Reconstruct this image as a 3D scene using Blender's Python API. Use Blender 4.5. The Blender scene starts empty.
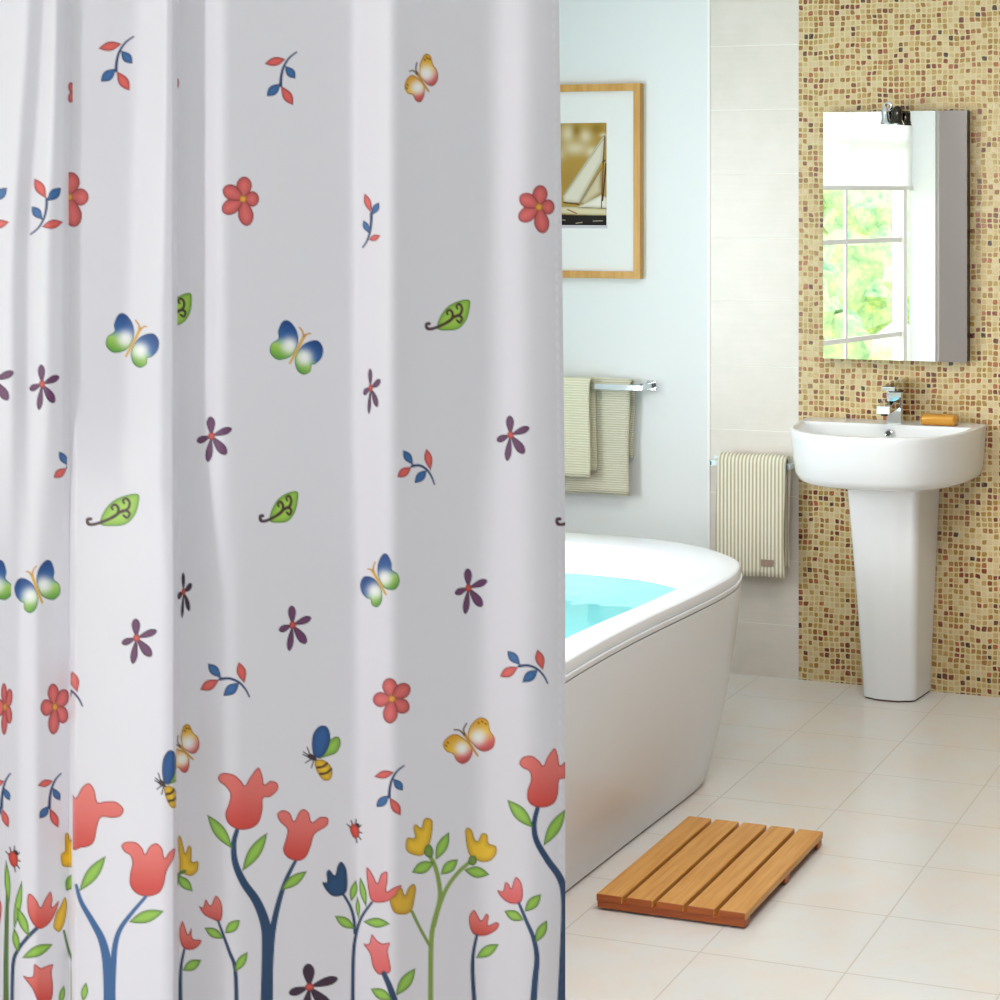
import bpy, bmesh, math, random
import numpy as np
from mathutils import Vector, Matrix
random.seed(7)
SC = bpy.context.scene
COL = SC.collection

# ------------------------------------------------------------------ camera, world, lights, exposure
TH = math.radians(17.8); CAM = Vector((0.0, -5.426, 1.587)); FPX = 1758.0; PX0 = 860.0; PY0 = 195.0
cd = bpy.data.cameras.new('camera'); cd.sensor_width = 36; cd.lens = FPX/1000*36
cd.shift_x = (500-PX0)/1000; cd.shift_y = (PY0-500)/1000; cd.clip_start = 0.05; cd.clip_end = 100
cam = bpy.data.objects.new('camera', cd); COL.objects.link(cam)
cam.location = CAM; cam.rotation_euler = (math.pi/2, 0, TH); SC.camera = cam

W = bpy.data.worlds.new('world'); SC.world = W; W.use_nodes = True
W.node_tree.nodes['Background'].inputs[0].default_value = (0.86, 0.93, 1.0, 1)
W.node_tree.nodes['Background'].inputs[1].default_value = 2.9

def area(name, loc, direction, sx, sy, power, color):
    l = bpy.data.lights.new(name, 'AREA'); l.shape = 'RECTANGLE'; l.size = sx; l.size_y = sy
    l.energy = power; l.color = color
    o = bpy.data.objects.new(name, l); COL.objects.link(o)
    o.location = loc; o.rotation_euler = Vector(direction).to_track_quat('-Z', 'Y').to_euler()
    return o
area('added_side_key', (-3.335, -2.60, 1.27), (1, 0, -0.0), 1.26, 1.26, 62, (0.91, 0.965, 1.0))  # added key light from the left, in an invented window
area('added_rear_key', (-2.815, -6.68, 1.60), (1, 0, 0), 1.1, 1.2, 80, (0.95, 0.96, 1.0))  # added key light for the curtain folds, in an invented window
area('added_ceiling_fill', (-0.9, -2.2, 2.555), (0, 0, -1), 1.1, 1.1, 24, (1.0, 0.96, 0.92))  # added fill light overhead, no such lamp in view

vs = SC.view_settings
vs.view_transform = 'Standard'; vs.look = 'None'; vs.exposure = 0.27; vs.gamma = 1.0; vs.use_curve_mapping = False

# ------------------------------------------------------------------ helpers
def lin(c):
    if isinstance(c, str):
        c = tuple(int(c[i:i+2], 16)/255 for i in (0, 2, 4))
    return tuple(((x/12.92) if x <= 0.04045 else ((x+0.055)/1.055)**2.4) for x in c)

def mat(name, color, rough=0.5, metal=0.0, **kw):
    m = bpy.data.materials.new(name); m.use_nodes = True
    b = m.node_tree.nodes['Principled BSDF']
    b.inputs['Base Color'].default_value = (*lin(color), 1)
    b.inputs['Roughness'].default_value = rough; b.inputs['Metallic'].default_value = metal
    for k, v in kw.items(): b.inputs[k.replace('_', ' ')].default_value = v
    return m

def nd(m, t, **kw):
    n = m.node_tree.nodes.new(t)
    for k, v in kw.items(): setattr(n, k, v)
    return n
def lk(m, a, b): m.node_tree.links.new(a, b)
def bsdf(m): return m.node_tree.nodes['Principled BSDF']
def math_n(m, op, a, b=None, c=None):
    n = nd(m, 'ShaderNodeMath', operation=op)
    for i, v in enumerate((a, b, c)):
        if v is None: continue
        if isinstance(v, (int, float)): n.inputs[i].default_value = v
        else: lk(m, v, n.inputs[i])
    return n.outputs[0]
def ramp(m, fac, stops, interp='LINEAR'):
    r = nd(m, 'ShaderNodeValToRGB'); r.color_ramp.interpolation = interp
    e = r.color_ramp.elements
    e[0].position = stops[0][0]; e[0].color = (*lin(stops[0][1]), 1)
    e[1].position = stops[-1][0]; e[1].color = (*lin(stops[-1][1]), 1)
    for p, c in stops[1:-1]:
        x = e.new(p); x.color = (*lin(c), 1)
    lk(m, fac, r.inputs[0]); return r.outputs[0]
def mixc(m, f, a, b, mode='MIX'):
    n = nd(m, 'ShaderNodeMix', data_type='RGBA', blend_type=mode)
    for s, v in ((n.inputs[0], f), (n.inputs[6], a), (n.inputs[7], b)):
        if isinstance(v, (int, float)): s.default_value = v
        elif isinstance(v, str): s.default_value = (*lin(v), 1)
        else: lk(m, v, s)
    return n.outputs[2]
def pos(m):
    g = nd(m, 'ShaderNodeNewGeometry'); s = nd(m, 'ShaderNodeSeparateXYZ'); lk(m, g.outputs['Position'], s.inputs[0])
    return g.outputs['Position'], s.outputs
def objpos(m):
    g = nd(m, 'ShaderNodeTexCoord'); s = nd(m, 'ShaderNodeSeparateXYZ'); lk(m, g.outputs['Object'], s.inputs[0])
    return g.outputs['Object'], s.outputs
def noise(m, vec, scale, detail=3, rough=0.5, dist=0.0):
    n = nd(m, 'ShaderNodeTexNoise'); n.inputs['Scale'].default_value = scale; n.inputs['Detail'].default_value = detail
    n.inputs['Roughness'].default_value = rough; n.inputs['Distortion'].default_value = dist
    lk(m, vec, n.inputs['Vector']); return n.outputs['Fac'], n.outputs['Color']
def combine(m, x, y, z):
    n = nd(m, 'ShaderNodeCombineXYZ')
    for i, v in enumerate((x, y, z)):
        if isinstance(v, (int, float)): n.inputs[i].default_value = v
        else: lk(m, v, n.inputs[i])
    return n.outputs[0]
def bump(m, h, strength=0.3, dist=0.002):
    b = nd(m, 'ShaderNodeBump'); b.inputs['Strength'].default_value = strength; b.inputs['Distance'].default_value = dist
    lk(m, h, b.inputs['Height']); lk(m, b.outputs[0], bsdf(m).inputs['Normal'])

def link_obj(name, me, m, parent=None, smooth=False):
    if isinstance(m, (list, tuple)):
        for x in m: me.materials.append(x)
    elif m: me.materials.append(m)
    if smooth:
        me.polygons.foreach_set('use_smooth', [True]*len(me.polygons))
        if len(me.polygons) < 50000: me.set_sharp_from_angle(angle=math.radians(38))
    o = bpy.data.objects.new(name, me); COL.objects.link(o)
    if parent:
        o.parent = parent
        o.matrix_parent_inverse = Matrix.Translation(-parent.location)
    return o
def obj(name, bm, m, parent=None, smooth=False, bevel=0.0, seg=2, sub=0, auto=None):
    bmesh.ops.recalc_face_normals(bm, faces=bm.faces)
    me = bpy.data.meshes.new(name); bm.to_mesh(me); bm.free()
    o = link_obj(name, me, m, parent, smooth)
    if bevel:
        b = o.modifiers.new('bevel', 'BEVEL'); b.width = bevel; b.segments = seg; b.limit_method = 'ANGLE'; b.angle_limit = math.radians(40)
        b.harden_normals = False
    if sub:
        s = o.modifiers.new('sub', 'SUBSURF'); s.levels = sub; s.render_levels = sub
    return o
def struct(name, bm, m, parent=None, **k):
    o = obj(name, bm, m, parent, **k)
    if parent is None: o['kind'] = 'structure'
    return o
def thing(name, label, cat, loc=(0, 0, 0), group=None, kind=None):
    o = bpy.data.objects.new(name, None); COL.objects.link(o); o.location = loc; o.empty_display_size = 0.05
    tag(o, label, cat, group); return o
def tag(o, label, cat, group=None):
    o['label'] = label; o['category'] = cat
    if group: o['group'] = group
    return o
def box(bm, x0, x1, y0, y1, z0, z1, mi=0):
    v = [bm.verts.new(p) for p in ((x0,y0,z0),(x1,y0,z0),(x1,y1,z0),(x0,y1,z0),(x0,y0,z1),(x1,y0,z1),(x1,y1,z1),(x0,y1,z1))]
    for f in ((0,3,2,1),(4,5,6,7),(0,1,5,4),(1,2,6,5),(2,3,7,6),(3,0,4,7)):
        bm.faces.new([v[i] for i in f]).material_index = mi
    return v
def B(): return bmesh.new()
def boxes(*bs):
    bm = B()
    for b in bs: box(bm, *b)
    return bm
def hull_box(bm, pts):       # 8 points: bottom 4 then top 4, each in order around
    v = [bm.verts.new(p) for p in pts]
    for f in ((0,3,2,1),(4,5,6,7),(0,1,5,4),(1,2,6,5),(2,3,7,6),(3,0,4,7)): bm.faces.new([v[i] for i in f])
def cyl(bm, p0, p1, r0, r1=None, n=20, caps=True):
    p0 = Vector(p0); p1 = Vector(p1); r1 = r0 if r1 is None else r1
    d = (p1-p0).normalized(); a = d.orthogonal().normalized(); b = d.cross(a)
    rs = []
    for p, r in ((p0, r0), (p1, r1)):
        rs.append([bm.verts.new(p + (a*math.cos(t)+b*math.sin(t))*r) for t in [2*math.pi*i/n for i in range(n)]])
    for i in range(n): bm.faces.new((rs[0][i], rs[0][(i+1)%n], rs[1][(i+1)%n], rs[1][i]))
    if caps: bm.faces.new(rs[0][::-1]); bm.faces.new(rs[1])
def lathe(bm, prof, c, axis=(0, 0, 1), n=24):
    c = Vector(c); d = Vector(axis).normalized(); a = d.orthogonal().normalized(); b = d.cross(a); rs = []
    for r, h in prof:
        rs.append([bm.verts.new(c + d*h + (a*math.cos(t)+b*math.sin(t))*max(r, 1e-5)) for t in [2*math.pi*i/n for i in range(n)]])
    for j in range(len(rs)-1):
        for i in range(n): bm.faces.new((rs[j][i], rs[j][(i+1)%n], rs[j+1][(i+1)%n], rs[j+1][i]))
    return rs
def torus(bm, c, axis, R, r, n=24, k=8):
    c = Vector(c); d = Vector(axis).normalized(); a = d.orthogonal().normalized(); b = d.cross(a); rs = []
    for i in range(n):
        t = 2*math.pi*i/n; u = a*math.cos(t)+b*math.sin(t)
        rs.append([bm.verts.new(c + u*(R+r*math.cos(s)) + d*r*math.sin(s)) for s in [2*math.pi*j/k for j in range(k)]])
    for i in range(n):
        for j in range(k): bm.faces.new((rs[i][j], rs[(i+1)%n][j], rs[(i+1)%n][(j+1)%k], rs[i][(j+1)%k]))
def loft(bm, rings, cap0=False, cap1=False, closed=True):
    vs_ = [[bm.verts.new(p) for p in r] for r in rings]
    n = len(rings[0])
    for j in range(len(vs_)-1):
        for i in range(n if closed else n-1):
            bm.faces.new((vs_[j][i], vs_[j][(i+1)%n], vs_[j+1][(i+1)%n], vs_[j+1][i]))
    if cap0: bm.faces.new(vs_[0][::-1])
    if cap1: bm.faces.new(vs_[-1])
    return vs_

# ------------------------------------------------------------------ materials
M = {}
M['paint'] = mat('white_wall_paint', 'e9ebea', 0.6)
M['ceiling'] = mat('ceiling_paint', 'e6e6e4', 0.8); M['taupe'] = mat('grey_wall_paint', '686a6c', 0.7)
M['ceramic'] = mat('white_ceramic', 'f0f0f0', 0.12)
M['acrylic'] = mat('white_acrylic', 'e8eaee', 0.24)
M['chrome'] = mat('chrome', 'e4e8ec', 0.06, 1.0)
M['dark_chrome'] = mat('dark_chrome', '4a4642', 0.12, 1.0)
M['white_metal'] = mat('white_lacquer', 'dfeef2', 0.25)
M['mirror'] = mat('mirror_silver', 'fafcfc', 0.004, 1.0)
M['black'] = mat('black_edge', '141414', 0.35)
M['matboard'] = mat('mat_board', 'ecebe8', 0.8)
M['grout_white'] = mat('white_edge_trim', 'f6f6f2', 0.4)
M['frost'] = mat('added_window_pane', 'ffffff', 0.4)  # opaque white pane of the two added windows
M['frame_white'] = mat('window_frame_paint', 'e8e4dc', 0.5)

# wooden things
def wood(name, c0, c1, axis=1, scale=60):
    m = mat(name, c0, 0.42)
    v, s = objpos(m)
    mp = nd(m, 'ShaderNodeMapping'); lk(m, v, mp.inputs[0])
    sc = [scale]*3; sc[axis] = scale*0.06; mp.inputs['Scale'].default_value = sc
    f, _ = noise(m, mp.outputs[0], 1.0, 4, 0.6)
    lk(m, ramp(m, f, [(0.3, c0), (0.7, c1)]), bsdf(m).inputs['Base Color'])
    bump(m, f, 0.15, 0.001)
    return m
M['mat_wood'] = wood('orange_teak', 'c9883c', 'e0a85e', 1, 90)
M['batten_wood'] = wood('red_teak', '9a4214', 'b8601e', 0, 90)
M['frame_wood'] = wood('pale_oak', 'c08a34', 'd4a252', 2, 80)

# floor tiles
m = M['floor'] = mat('cream_floor_tile', 'dcd5cc', 0.16)
P, s = pos(m)
fx = math_n(m, 'FRACT', math_n(m, 'DIVIDE', math_n(m, 'ADD', s[0], 1.125+0.3215*20), 0.3215))
fy = math_n(m, 'FRACT', math_n(m, 'DIVIDE', math_n(m, 'ADD', s[1], 2.02+0.2985*40), 0.2985))
dx = math_n(m, 'MULTIPLY', math_n(m, 'SUBTRACT', 0.5, math_n(m, 'ABSOLUTE', math_n(m, 'SUBTRACT', fx, 0.5))), 0.3215)
dy = math_n(m, 'MULTIPLY', math_n(m, 'SUBTRACT', 0.5, math_n(m, 'ABSOLUTE', math_n(m, 'SUBTRACT', fy, 0.5))), 0.2985)
dd = math_n(m, 'MINIMUM', dx, dy)
gr = nd(m, 'ShaderNodeMapRange'); gr.inputs[1].default_value = 0.0009; gr.inputs[2].default_value = 0.0022; lk(m, dd, gr.inputs[0])
n1, _ = noise(m, P, 5.5, 5, 0.6, 0.6); n2, _ = noise(m, P, 13, 4, 0.6, 0.3)
base = mixc(m, ramp(m, n1, [(0.42, '000000'), (0.62, 'ffffff')]), 'e2e0dd', 'e5dcd4')
base = mixc(m, ramp(m, n2, [(0.52, '000000'), (0.78, '909090')]), base, 'd6d4cf')
lk(m, mixc(m, gr.outputs[0], 'd2c9be', base), bsdf(m).inputs['Base Color'])
lk(m, math_n(m, 'MULTIPLY_ADD', n2, 0.14, 0.14), bsdf(m).inputs['Roughness'])
bump(m, gr.outputs[0], 0.5, 0.001)

# pale wall tiles: rows 0.2125 high, fine horizontal ribs
m = M['pale_tile'] = mat('pale_ribbed_wall_tile', 'dcd2c6', 0.3)
P, s = pos(m)
fz = math_n(m, 'FRACT', math_n(m, 'DIVIDE', math_n(m, 'ADD', s[2], 0.2118*2-0.1745+0.0), 0.2118))
dz = math_n(m, 'MULTIPLY', math_n(m, 'SUBTRACT', 0.5, math_n(m, 'ABSOLUTE', math_n(m, 'SUBTRACT', fz, 0.5))), 0.2118)
gr = nd(m, 'ShaderNodeMapRange'); gr.inputs[1].default_value = 0.0008; gr.inputs[2].default_value = 0.002; lk(m, dz, gr.inputs[0])
rb, _ = noise(m, combine(m, math_n(m, 'MULTIPLY', s[0], 3.0), 0.0, math_n(m, 'MULTIPLY', s[2], 85.0)), 1.0, 3, 0.6)
n1, _ = noise(m, P, 9, 4, 0.6)
base = mixc(m, ramp(m, n1, [(0.35, '000000'), (0.7, 'ffffff')]), 'dcd4c9', 'e4dad1')
base = mixc(m, ramp(m, rb, [(0.35, '555555'), (0.62, '000000')]), base, 'cabfb0')
lk(m, mixc(m, gr.outputs[0], 'efeae0', base), bsdf(m).inputs['Base Color'])
bump(m, math_n(m, 'ADD', math_n(m, 'MULTIPLY', rb, 0.5), gr.outputs[0]), 0.35, 0.0015)

# mosaic
m = M['mosaic'] = mat('brown_and_cream_mosaic', 'c9ae82', 0.25)
P, s = pos(m)
PIT = 0.0182
w1, wc = noise(m, P, 9, 2, 0.5)
ws = nd(m, 'ShaderNodeSeparateColor'); lk(m, wc, ws.inputs[0])
w2, wc2 = noise(m, P, 45, 1, 0.5)
ws2 = nd(m, 'ShaderNodeSeparateColor'); lk(m, wc2, ws2.inputs[0])
ux = math_n(m, 'ADD', math_n(m, 'DIVIDE', math_n(m, 'ADD', s[0], 5.0), PIT), math_n(m, 'ADD', math_n(m, 'MULTIPLY', ws.outputs[0], 1.1), math_n(m, 'MULTIPLY', ws2.outputs[0], 0.35)))
uz = math_n(m, 'ADD', math_n(m, 'DIVIDE', s[2], PIT), math_n(m, 'ADD', math_n(m, 'MULTIPLY', ws.outputs[1], 1.1), math_n(m, 'MULTIPLY', ws2.outputs[1], 0.35)))
ix = math_n(m, 'FLOOR', ux); iz = math_n(m, 'FLOOR', uz)
fx = math_n(m, 'ABSOLUTE', math_n(m, 'SUBTRACT', math_n(m, 'SUBTRACT', ux, ix), 0.5))
fz = math_n(m, 'ABSOLUTE', math_n(m, 'SUBTRACT', math_n(m, 'SUBTRACT', uz, iz), 0.5))
wn = nd(m, 'ShaderNodeTexWhiteNoise', noise_dimensions='3D'); lk(m, combine(m, ix, iz, 0.5), wn.inputs['Vector'])
sep = nd(m, 'ShaderNodeSeparateColor'); lk(m, wn.outputs['Color'], sep.inputs[0])
# rounded squares
pw = math_n(m, 'POWER', math_n(m, 'ADD', math_n(m, 'POWER', fx, 5.0), math_n(m, 'POWER', fz, 5.0)), 0.2)
lim = math_n(m, 'MULTIPLY_ADD', sep.outputs[0], 0.08, 0.345)
tm = nd(m, 'ShaderNodeMapRange'); lk(m, math_n(m, 'SUBTRACT', lim, pw), tm.inputs[0]); tm.inputs[1].default_value = -0.03; tm.inputs[2].default_value = 0.03
tile = ramp(m, sep.outputs[1], [(0.0, 'd0b88e'), (0.18, 'c2a26e'), (0.34, 'c8ac7c'), (0.44, 'b08c4c'), (0.57, 'a07830'), (0.68, '986226'), (0.77, '8a5620'), (0.84, 'a0542a'), (0.90, '7c2c18'), (0.95, '5e1610'), (0.985, '381410')], 'CONSTANT')
vein, _ = noise(m, P, 160, 2, 0.5)
tile = mixc(m, ramp(m, vein, [(0.4, '000000'), (0.75, '707070')]), tile, 'ddc9a4')
lk(m, mixc(m, tm.outputs[0], 'd6c494', tile), bsdf(m).inputs['Base Color'])
lk(m, math_n(m, 'MULTIPLY_ADD', tm.outputs[0], -0.4, 0.65), bsdf(m).inputs['Roughness'])
bump(m, tm.outputs[0], 0.6, 0.0012)

# towels
def towel_mat(name, c0, c1, axis, pitch, depth=0.0012):
    m = mat(name, c0, 0.95); P, s = objpos(m)
    f = math_n(m, 'SINE', math_n(m, 'MULTIPLY', s[axis], 2*math.pi/pitch))
    f = math_n(m, 'MULTIPLY_ADD', f, 0.5, 0.5)
    n1, _ = noise(m, P, 400, 2)
    lk(m, mixc(m, ramp(m, f, [(0.25, '000000'), (0.75, 'ffffff')]), c1, c0), bsdf(m).inputs['Base Color'])
    bump(m, math_n(m, 'ADD', f, math_n(m, 'MULTIPLY', n1, 0.4)), 0.8, depth)
    return m
M['towel_v'] = towel_mat('cream_towel_vertical_ribs', 'eee8d6', 'b9b093', 0, 0.0128)
M['towel_h'] = towel_mat('cream_towel_fine_ribs', 'e4e0cc', 'cac6ac', 2, 0.0078)
M['towel_h2'] = towel_mat('cream_hand_towel_ribs', 'eeeacf', 'd8d4b8', 2, 0.0085)
M['label'] = mat('brown_woven_label', 'a08878', 0.9)
M['soap'] = mat('golden_soap', 'd99a3a', 0.22, 0.25)

# ------------------------------------------------------------------ room shell
LX = -3.40; RX = 1.7; BY = -7.5; CZ = 2.6
XT = -2.265; XM = -1.952
bm = boxes((LX-0.1, RX+0.1, BY-0.1, 0.12, -0.1, 0.0)); struct('floor', bm, M['floor'])
bm = boxes((LX-0.1, RX+0.1, BY-0.1, 0.12, CZ, CZ+0.1)); struct('ceiling', bm, M['ceiling'])
bm = B(); box(bm, LX-0.1, XT, 0, 0.12, 0, CZ, 0); box(bm, XT, XM, -0.004, 0.12, 0, CZ, 1); box(bm, XM, RX+0.1, -0.004, 0.12, 0, CZ, 2)
struct('wall_back', bm, [M['paint'], M['pale_tile'], M['mosaic']])
struct('trim_1', boxes((XT-0.008, XT, -0.007, 0.001, 0, CZ)), M['grout_white'])
struct('wall_right', boxes((RX, RX+0.1, BY, 0, 0, CZ)), M['taupe'])
# left wall with an opening for the added side window
WY0, WY1, WZ0, WZ1 = -3.30, -1.90, 0.62, 1.92
struct('wall_left', boxes((LX-0.1, LX, WY1, 0, 0, CZ), (LX-0.1, LX, -3.664, WY0, 0, CZ), (LX-0.1, LX, WY0, WY1, 0, WZ0), (LX-0.1, LX, WY0, WY1, WZ1, CZ)), M['paint'])
w = struct('added_window_side', boxes((LX-0.08, LX-0.005, WY0, WY0+0.06, WZ0, WZ1), (LX-0.08, LX-0.005, WY1-0.06, WY1, WZ0, WZ1), (LX-0.08, LX-0.005, WY0, WY1, WZ0, WZ0+0.06), (LX-0.08, LX-0.005, WY0, WY1, WZ1-0.06, WZ1)), M['frame_white'])  # unseen window added around the side key light
struct('added_window_pane', boxes((LX-0.045, LX-0.037, WY0+0.05, WY1-0.05, WZ0+0.05, WZ1-0.05)), M['frost'], w)
# angled wall with the window the mirror sees
E = Vector((0.2761, -0.9611, 0)); NIN = Vector((0.9611, 0.2761, 0)); P0 = Vector((-3.30, -4.0, 0))
def aw(u, d, z): return P0 + E*u + NIN*d + Vector((0, 0, z))
def abox(bm, u0, u1, d0, d1, z0, z1):
    hull_box(bm, [aw(u0,d0,z0), aw(u1,d0,z0), aw(u1,d1,z0), aw(u0,d1,z0), aw(u0,d0,z1), aw(u1,d0,z1), aw(u1,d1,z1), aw(u0,d1,z1)])
U0, U1, AZ0, AZ1 = -0.23, 1.03, 0.40, 2.30
bm = B(); abox(bm, -0.36, U0, -0.1, 0, 0, CZ); abox(bm, U1, 1.045, -0.1, 0, 0, CZ); abox(bm, U0, U1, -0.1, 0, 0, AZ0); abox(bm, U0, U1, -0.1, 0, AZ1, CZ)
struct('wall_window_side', bm, M['paint'])
bm = B()
for (a, b, c, d) in ((U0, U0+0.04, AZ0, AZ1), (U1-0.03, U1, AZ0, AZ1), (U0+0.04, U1-0.03, AZ0, AZ0+0.05), (U0+0.04, U1-0.03, AZ1-0.05, AZ1)): abox(bm, a, b, -0.04, 0.0, c, d)
w1_ = struct('window_1', bm, M['frame_white'])
bm = B(); abox(bm, 0.393, 0.411, -0.030, -0.012, AZ0+0.05, AZ1-0.05)
for z in (0.74, 1.315, 1.90): abox(bm, U0+0.04, U1-0.03, -0.029, -0.013, z-0.014, z+0.014)
struct('window_bars', bm, M['frame_white'], w1_)
gm = bpy.data.materials.new('clear_window_glass'); gm.use_nodes = True; nt = gm.node_tree; nt.nodes.clear()
o_ = nt.nodes.new('ShaderNodeOutputMaterial'); mx = nt.nodes.new('ShaderNodeMixShader'); tr = nt.nodes.new('ShaderNodeBsdfTransparent'); gl = nt.nodes.new('ShaderNodeBsdfGlossy')
mx.inputs[0].default_value = 0.05; gl.inputs['Roughness'].default_value = 0.02
nt.links.new(tr.outputs[0], mx.inputs[1]); nt.links.new(gl.outputs[0], mx.inputs[2]); nt.links.new(mx.outputs[0], o_.inputs[0])
bm = B(); abox(bm, U0+0.04, U1-0.03, -0.023, -0.019, AZ0+0.05, AZ1-0.05)
struct('window_pane', bm, gm, w1_)
# jog beside the window and the wall leading back behind the camera
WA, WB_, WC, WD = -7.26, -6.10, 0.97, 2.23
struct('wall_pier', boxes((-3.00, -2.835, WB_, -5.0, 0, CZ), (-3.00, -2.835, -7.5, WA, 0, CZ), (-3.00, -2.835, WA, WB_, 0, WC), (-3.00, -2.835, WA, WB_, WD, CZ)), M['paint'])
w = struct('added_window_rear', boxes((-2.88, -2.83, WA, WA+0.04, WC, WD), (-2.88, -2.83, WB_-0.04, WB_, WC, WD), (-2.88, -2.83, WA+0.04, WB_-0.04, WC, WC+0.04), (-2.88, -2.83, WA+0.04, WB_-0.04, WD-0.04, WD)), M['frame_white'])  # unseen window added around the curtain key light
struct('added_window_pane', boxes((-2.87, -2.86, WA+0.04, WB_-0.04, WC+0.04, WD-0.04)), M['frost'], w)
bm = boxes((-2.835, -2.815, -5.95, -5.02, 0.0, 2.45)); dr = struct('shade_panel', bm, mat('grey_beige_shade', 'b9b0a8', 0.55))  # added panel, its grey puts shade on the pier face
bm = B(); cyl(bm, (-2.815, -5.88, 1.0), (-2.77, -5.88, 1.0), 0.01); cyl(bm, (-2.77, -5.88, 1.0), (-2.77, -5.78, 1.0), 0.009); struct('panel_handle', bm, M['chrome'], dr)  # handle dressing the added grey panel
struct('wall_front', boxes((-3.0, RX+0.1, BY-0.1, BY, 0, CZ)), M['taupe'])

# roller blind over the top of window 1
bl = mat('white_blind_fabric', 'fbfbfb', 0.9); b_ = bsdf(bl)
tl = nd(bl, 'ShaderNodeBsdfTranslucent'); tl.inputs[0].default_value = (0.95, 0.95, 0.95, 1); mxs = nd(bl, 'ShaderNodeMixShader'); mxs.inputs[0].default_value = 0.6
outn = [n for n in bl.node_tree.nodes if n.type == 'OUTPUT_MATERIAL'][0]
lk(bl, b_.outputs[0], mxs.inputs[1]); lk(bl, tl.outputs[0], mxs.inputs[2]); lk(bl, mxs.outputs[0], outn.inputs[0])
t = thing('roller_blind', 'white roller blind pulled halfway down over the window seen in the mirror', 'blind', aw(0.4, 0.02, 2.34))
bm = B(); abox(bm, U0-0.03, U1+0.05, 0.028, 0.031, 1.63, 2.36); obj('blind_fabric', bm, bl, t)
bm = B(); cyl(bm, aw(U0-0.04, 0.03, 2.37), aw(U1+0.06, 0.03, 2.37), 0.026); obj('roller', bm, M['frame_white'], t, smooth=True)
bm = B(); abox(bm, U0-0.03, U1+0.05, 0.022, 0.037, 1.615, 1.64); obj('bottom_bar', bm, M['frame_white'], t)

# garden outside
gmat = mat('garden_grass', '9cb04e', 0.9); P, s = pos(gmat); n1, _ = noise(gmat, P, 3, 4)
lk(gmat, ramp(gmat, n1, [(0.35, 'b8c878'), (0.65, 'f0eaa8')]), bsdf(gmat).inputs['Base Color'])
bm = boxes((-14, -3.52, -18, 4, -0.35, -0.25)); o = obj('garden_lawn', bm, gmat); o['kind'] = 'structure'
hm = mat('garden_foliage', '86b06a', 0.9); P, s = pos(hm); n1, _ = noise(hm, P, 7, 5, 0.7)
lk(hm, ramp(hm, n1, [(0.3, '6a9e7c'), (0.5, 'b4cc98'), (0.7, 'ece6a4')]), bsdf(hm).inputs['Base Color'])
for k, (x, y, r, lab) in enumerate(((-5.1, -8.7, 0.85, 'rounded green shrub nearest the window in the mirror reflection'), (-6.3, -13.2, 1.5, 'tall pale green shrub farthest back in the garden reflected in the mirror'), (-3.9, -10.9, 1.0, 'middle sized green shrub at the right of the reflected garden'))):
    bm = B()
    for i in range(10):
        a = random.uniform(0, 6.28); q = random.uniform(0, 0.6)*r
        c = Vector((x+math.cos(a)*q, y+math.sin(a)*q, -0.25+r*random.uniform(0.35, 1.45)))
        g = bmesh.ops.create_icosphere(bm, subdivisions=3, radius=r*random.uniform(0.35, 0.55), matrix=Matrix.Translation(c))
        for v in g['verts']: v.co += (v.co-c)*random.uniform(-0.16, 0.2)
    bm2 = B(); cyl(bm2, (x, y, -0.27), (x, y, 0.4), 0.08, 0.05, 8)
    o = thing('garden_shrub', lab, 'shrub', (x, y, -0.25), 'shrubs outside the window')
    obj('foliage', bm, hm, o, smooth=True); obj('stem', bm2, M['batten_wood'], o)

# ------------------------------------------------------------------ washbasin
BX = -1.619
def dring(a, b, yb, z, n=48, ex=2.75, dx=0.0, rc=0.03):
    """D outline: straight back edge at y=yb, bulging to yb-b"""
    pts = []
    for i in range(n):
        t = math.pi*i/(n-1)
        c, s_ = math.cos(t), math.sin(t)
        x = a*(abs(c)**(2/ex))*(1 if c >= 0 else -1); y = -b*(abs(s_)**(2/ex))
        pts.append((BX+dx+x, yb+y, z))
    k = 10
    for i in range(1, k):
        pts.append((BX+dx-a+2*a*i/k, yb, z))
    return pts
t = thing('washbasin', 'white ceramic pedestal washbasin below the mirror on the mosaic wall', 'sink', (BX, -0.2, 0))
ZT = 0.862
prof_out = [(0.200, 0.270, 0.690), (0.262, 0.350, 0.693), (0.278, 0.372, 0.701), (0.287, 0.388, 0.722), (0.293, 0.405, 0.775), (0.2985, 0.418, 0.840), (0.300, 0.4205, 0.855), (0.299, 0.419, 0.860), (0.2965, 0.4165, ZT)]
rings = [dring(a, b, -0.0075, z) for a, b, z in prof_out]
inner = [(0.277, 0.290, -0.110, ZT), (0.2735, 0.287, -0.112, ZT-0.003), (0.266, 0.280, -0.115, ZT-0.012), (0.250, 0.262, -0.120, ZT-0.045), (0.225, 0.238, -0.130, ZT-0.085), (0.17, 0.180, -0.155, ZT-0.118), (0.08, 0.08, -0.20, ZT-0.130), (0.02, 0.02, -0.23, ZT-0.132)]
rings += [dring(a, b, yb, z) for a, b, yb, z in inner]
bm = B(); loft(bm, rings, True, True); obj('basin', bm, M['ceramic'], t, smooth=True)
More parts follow.
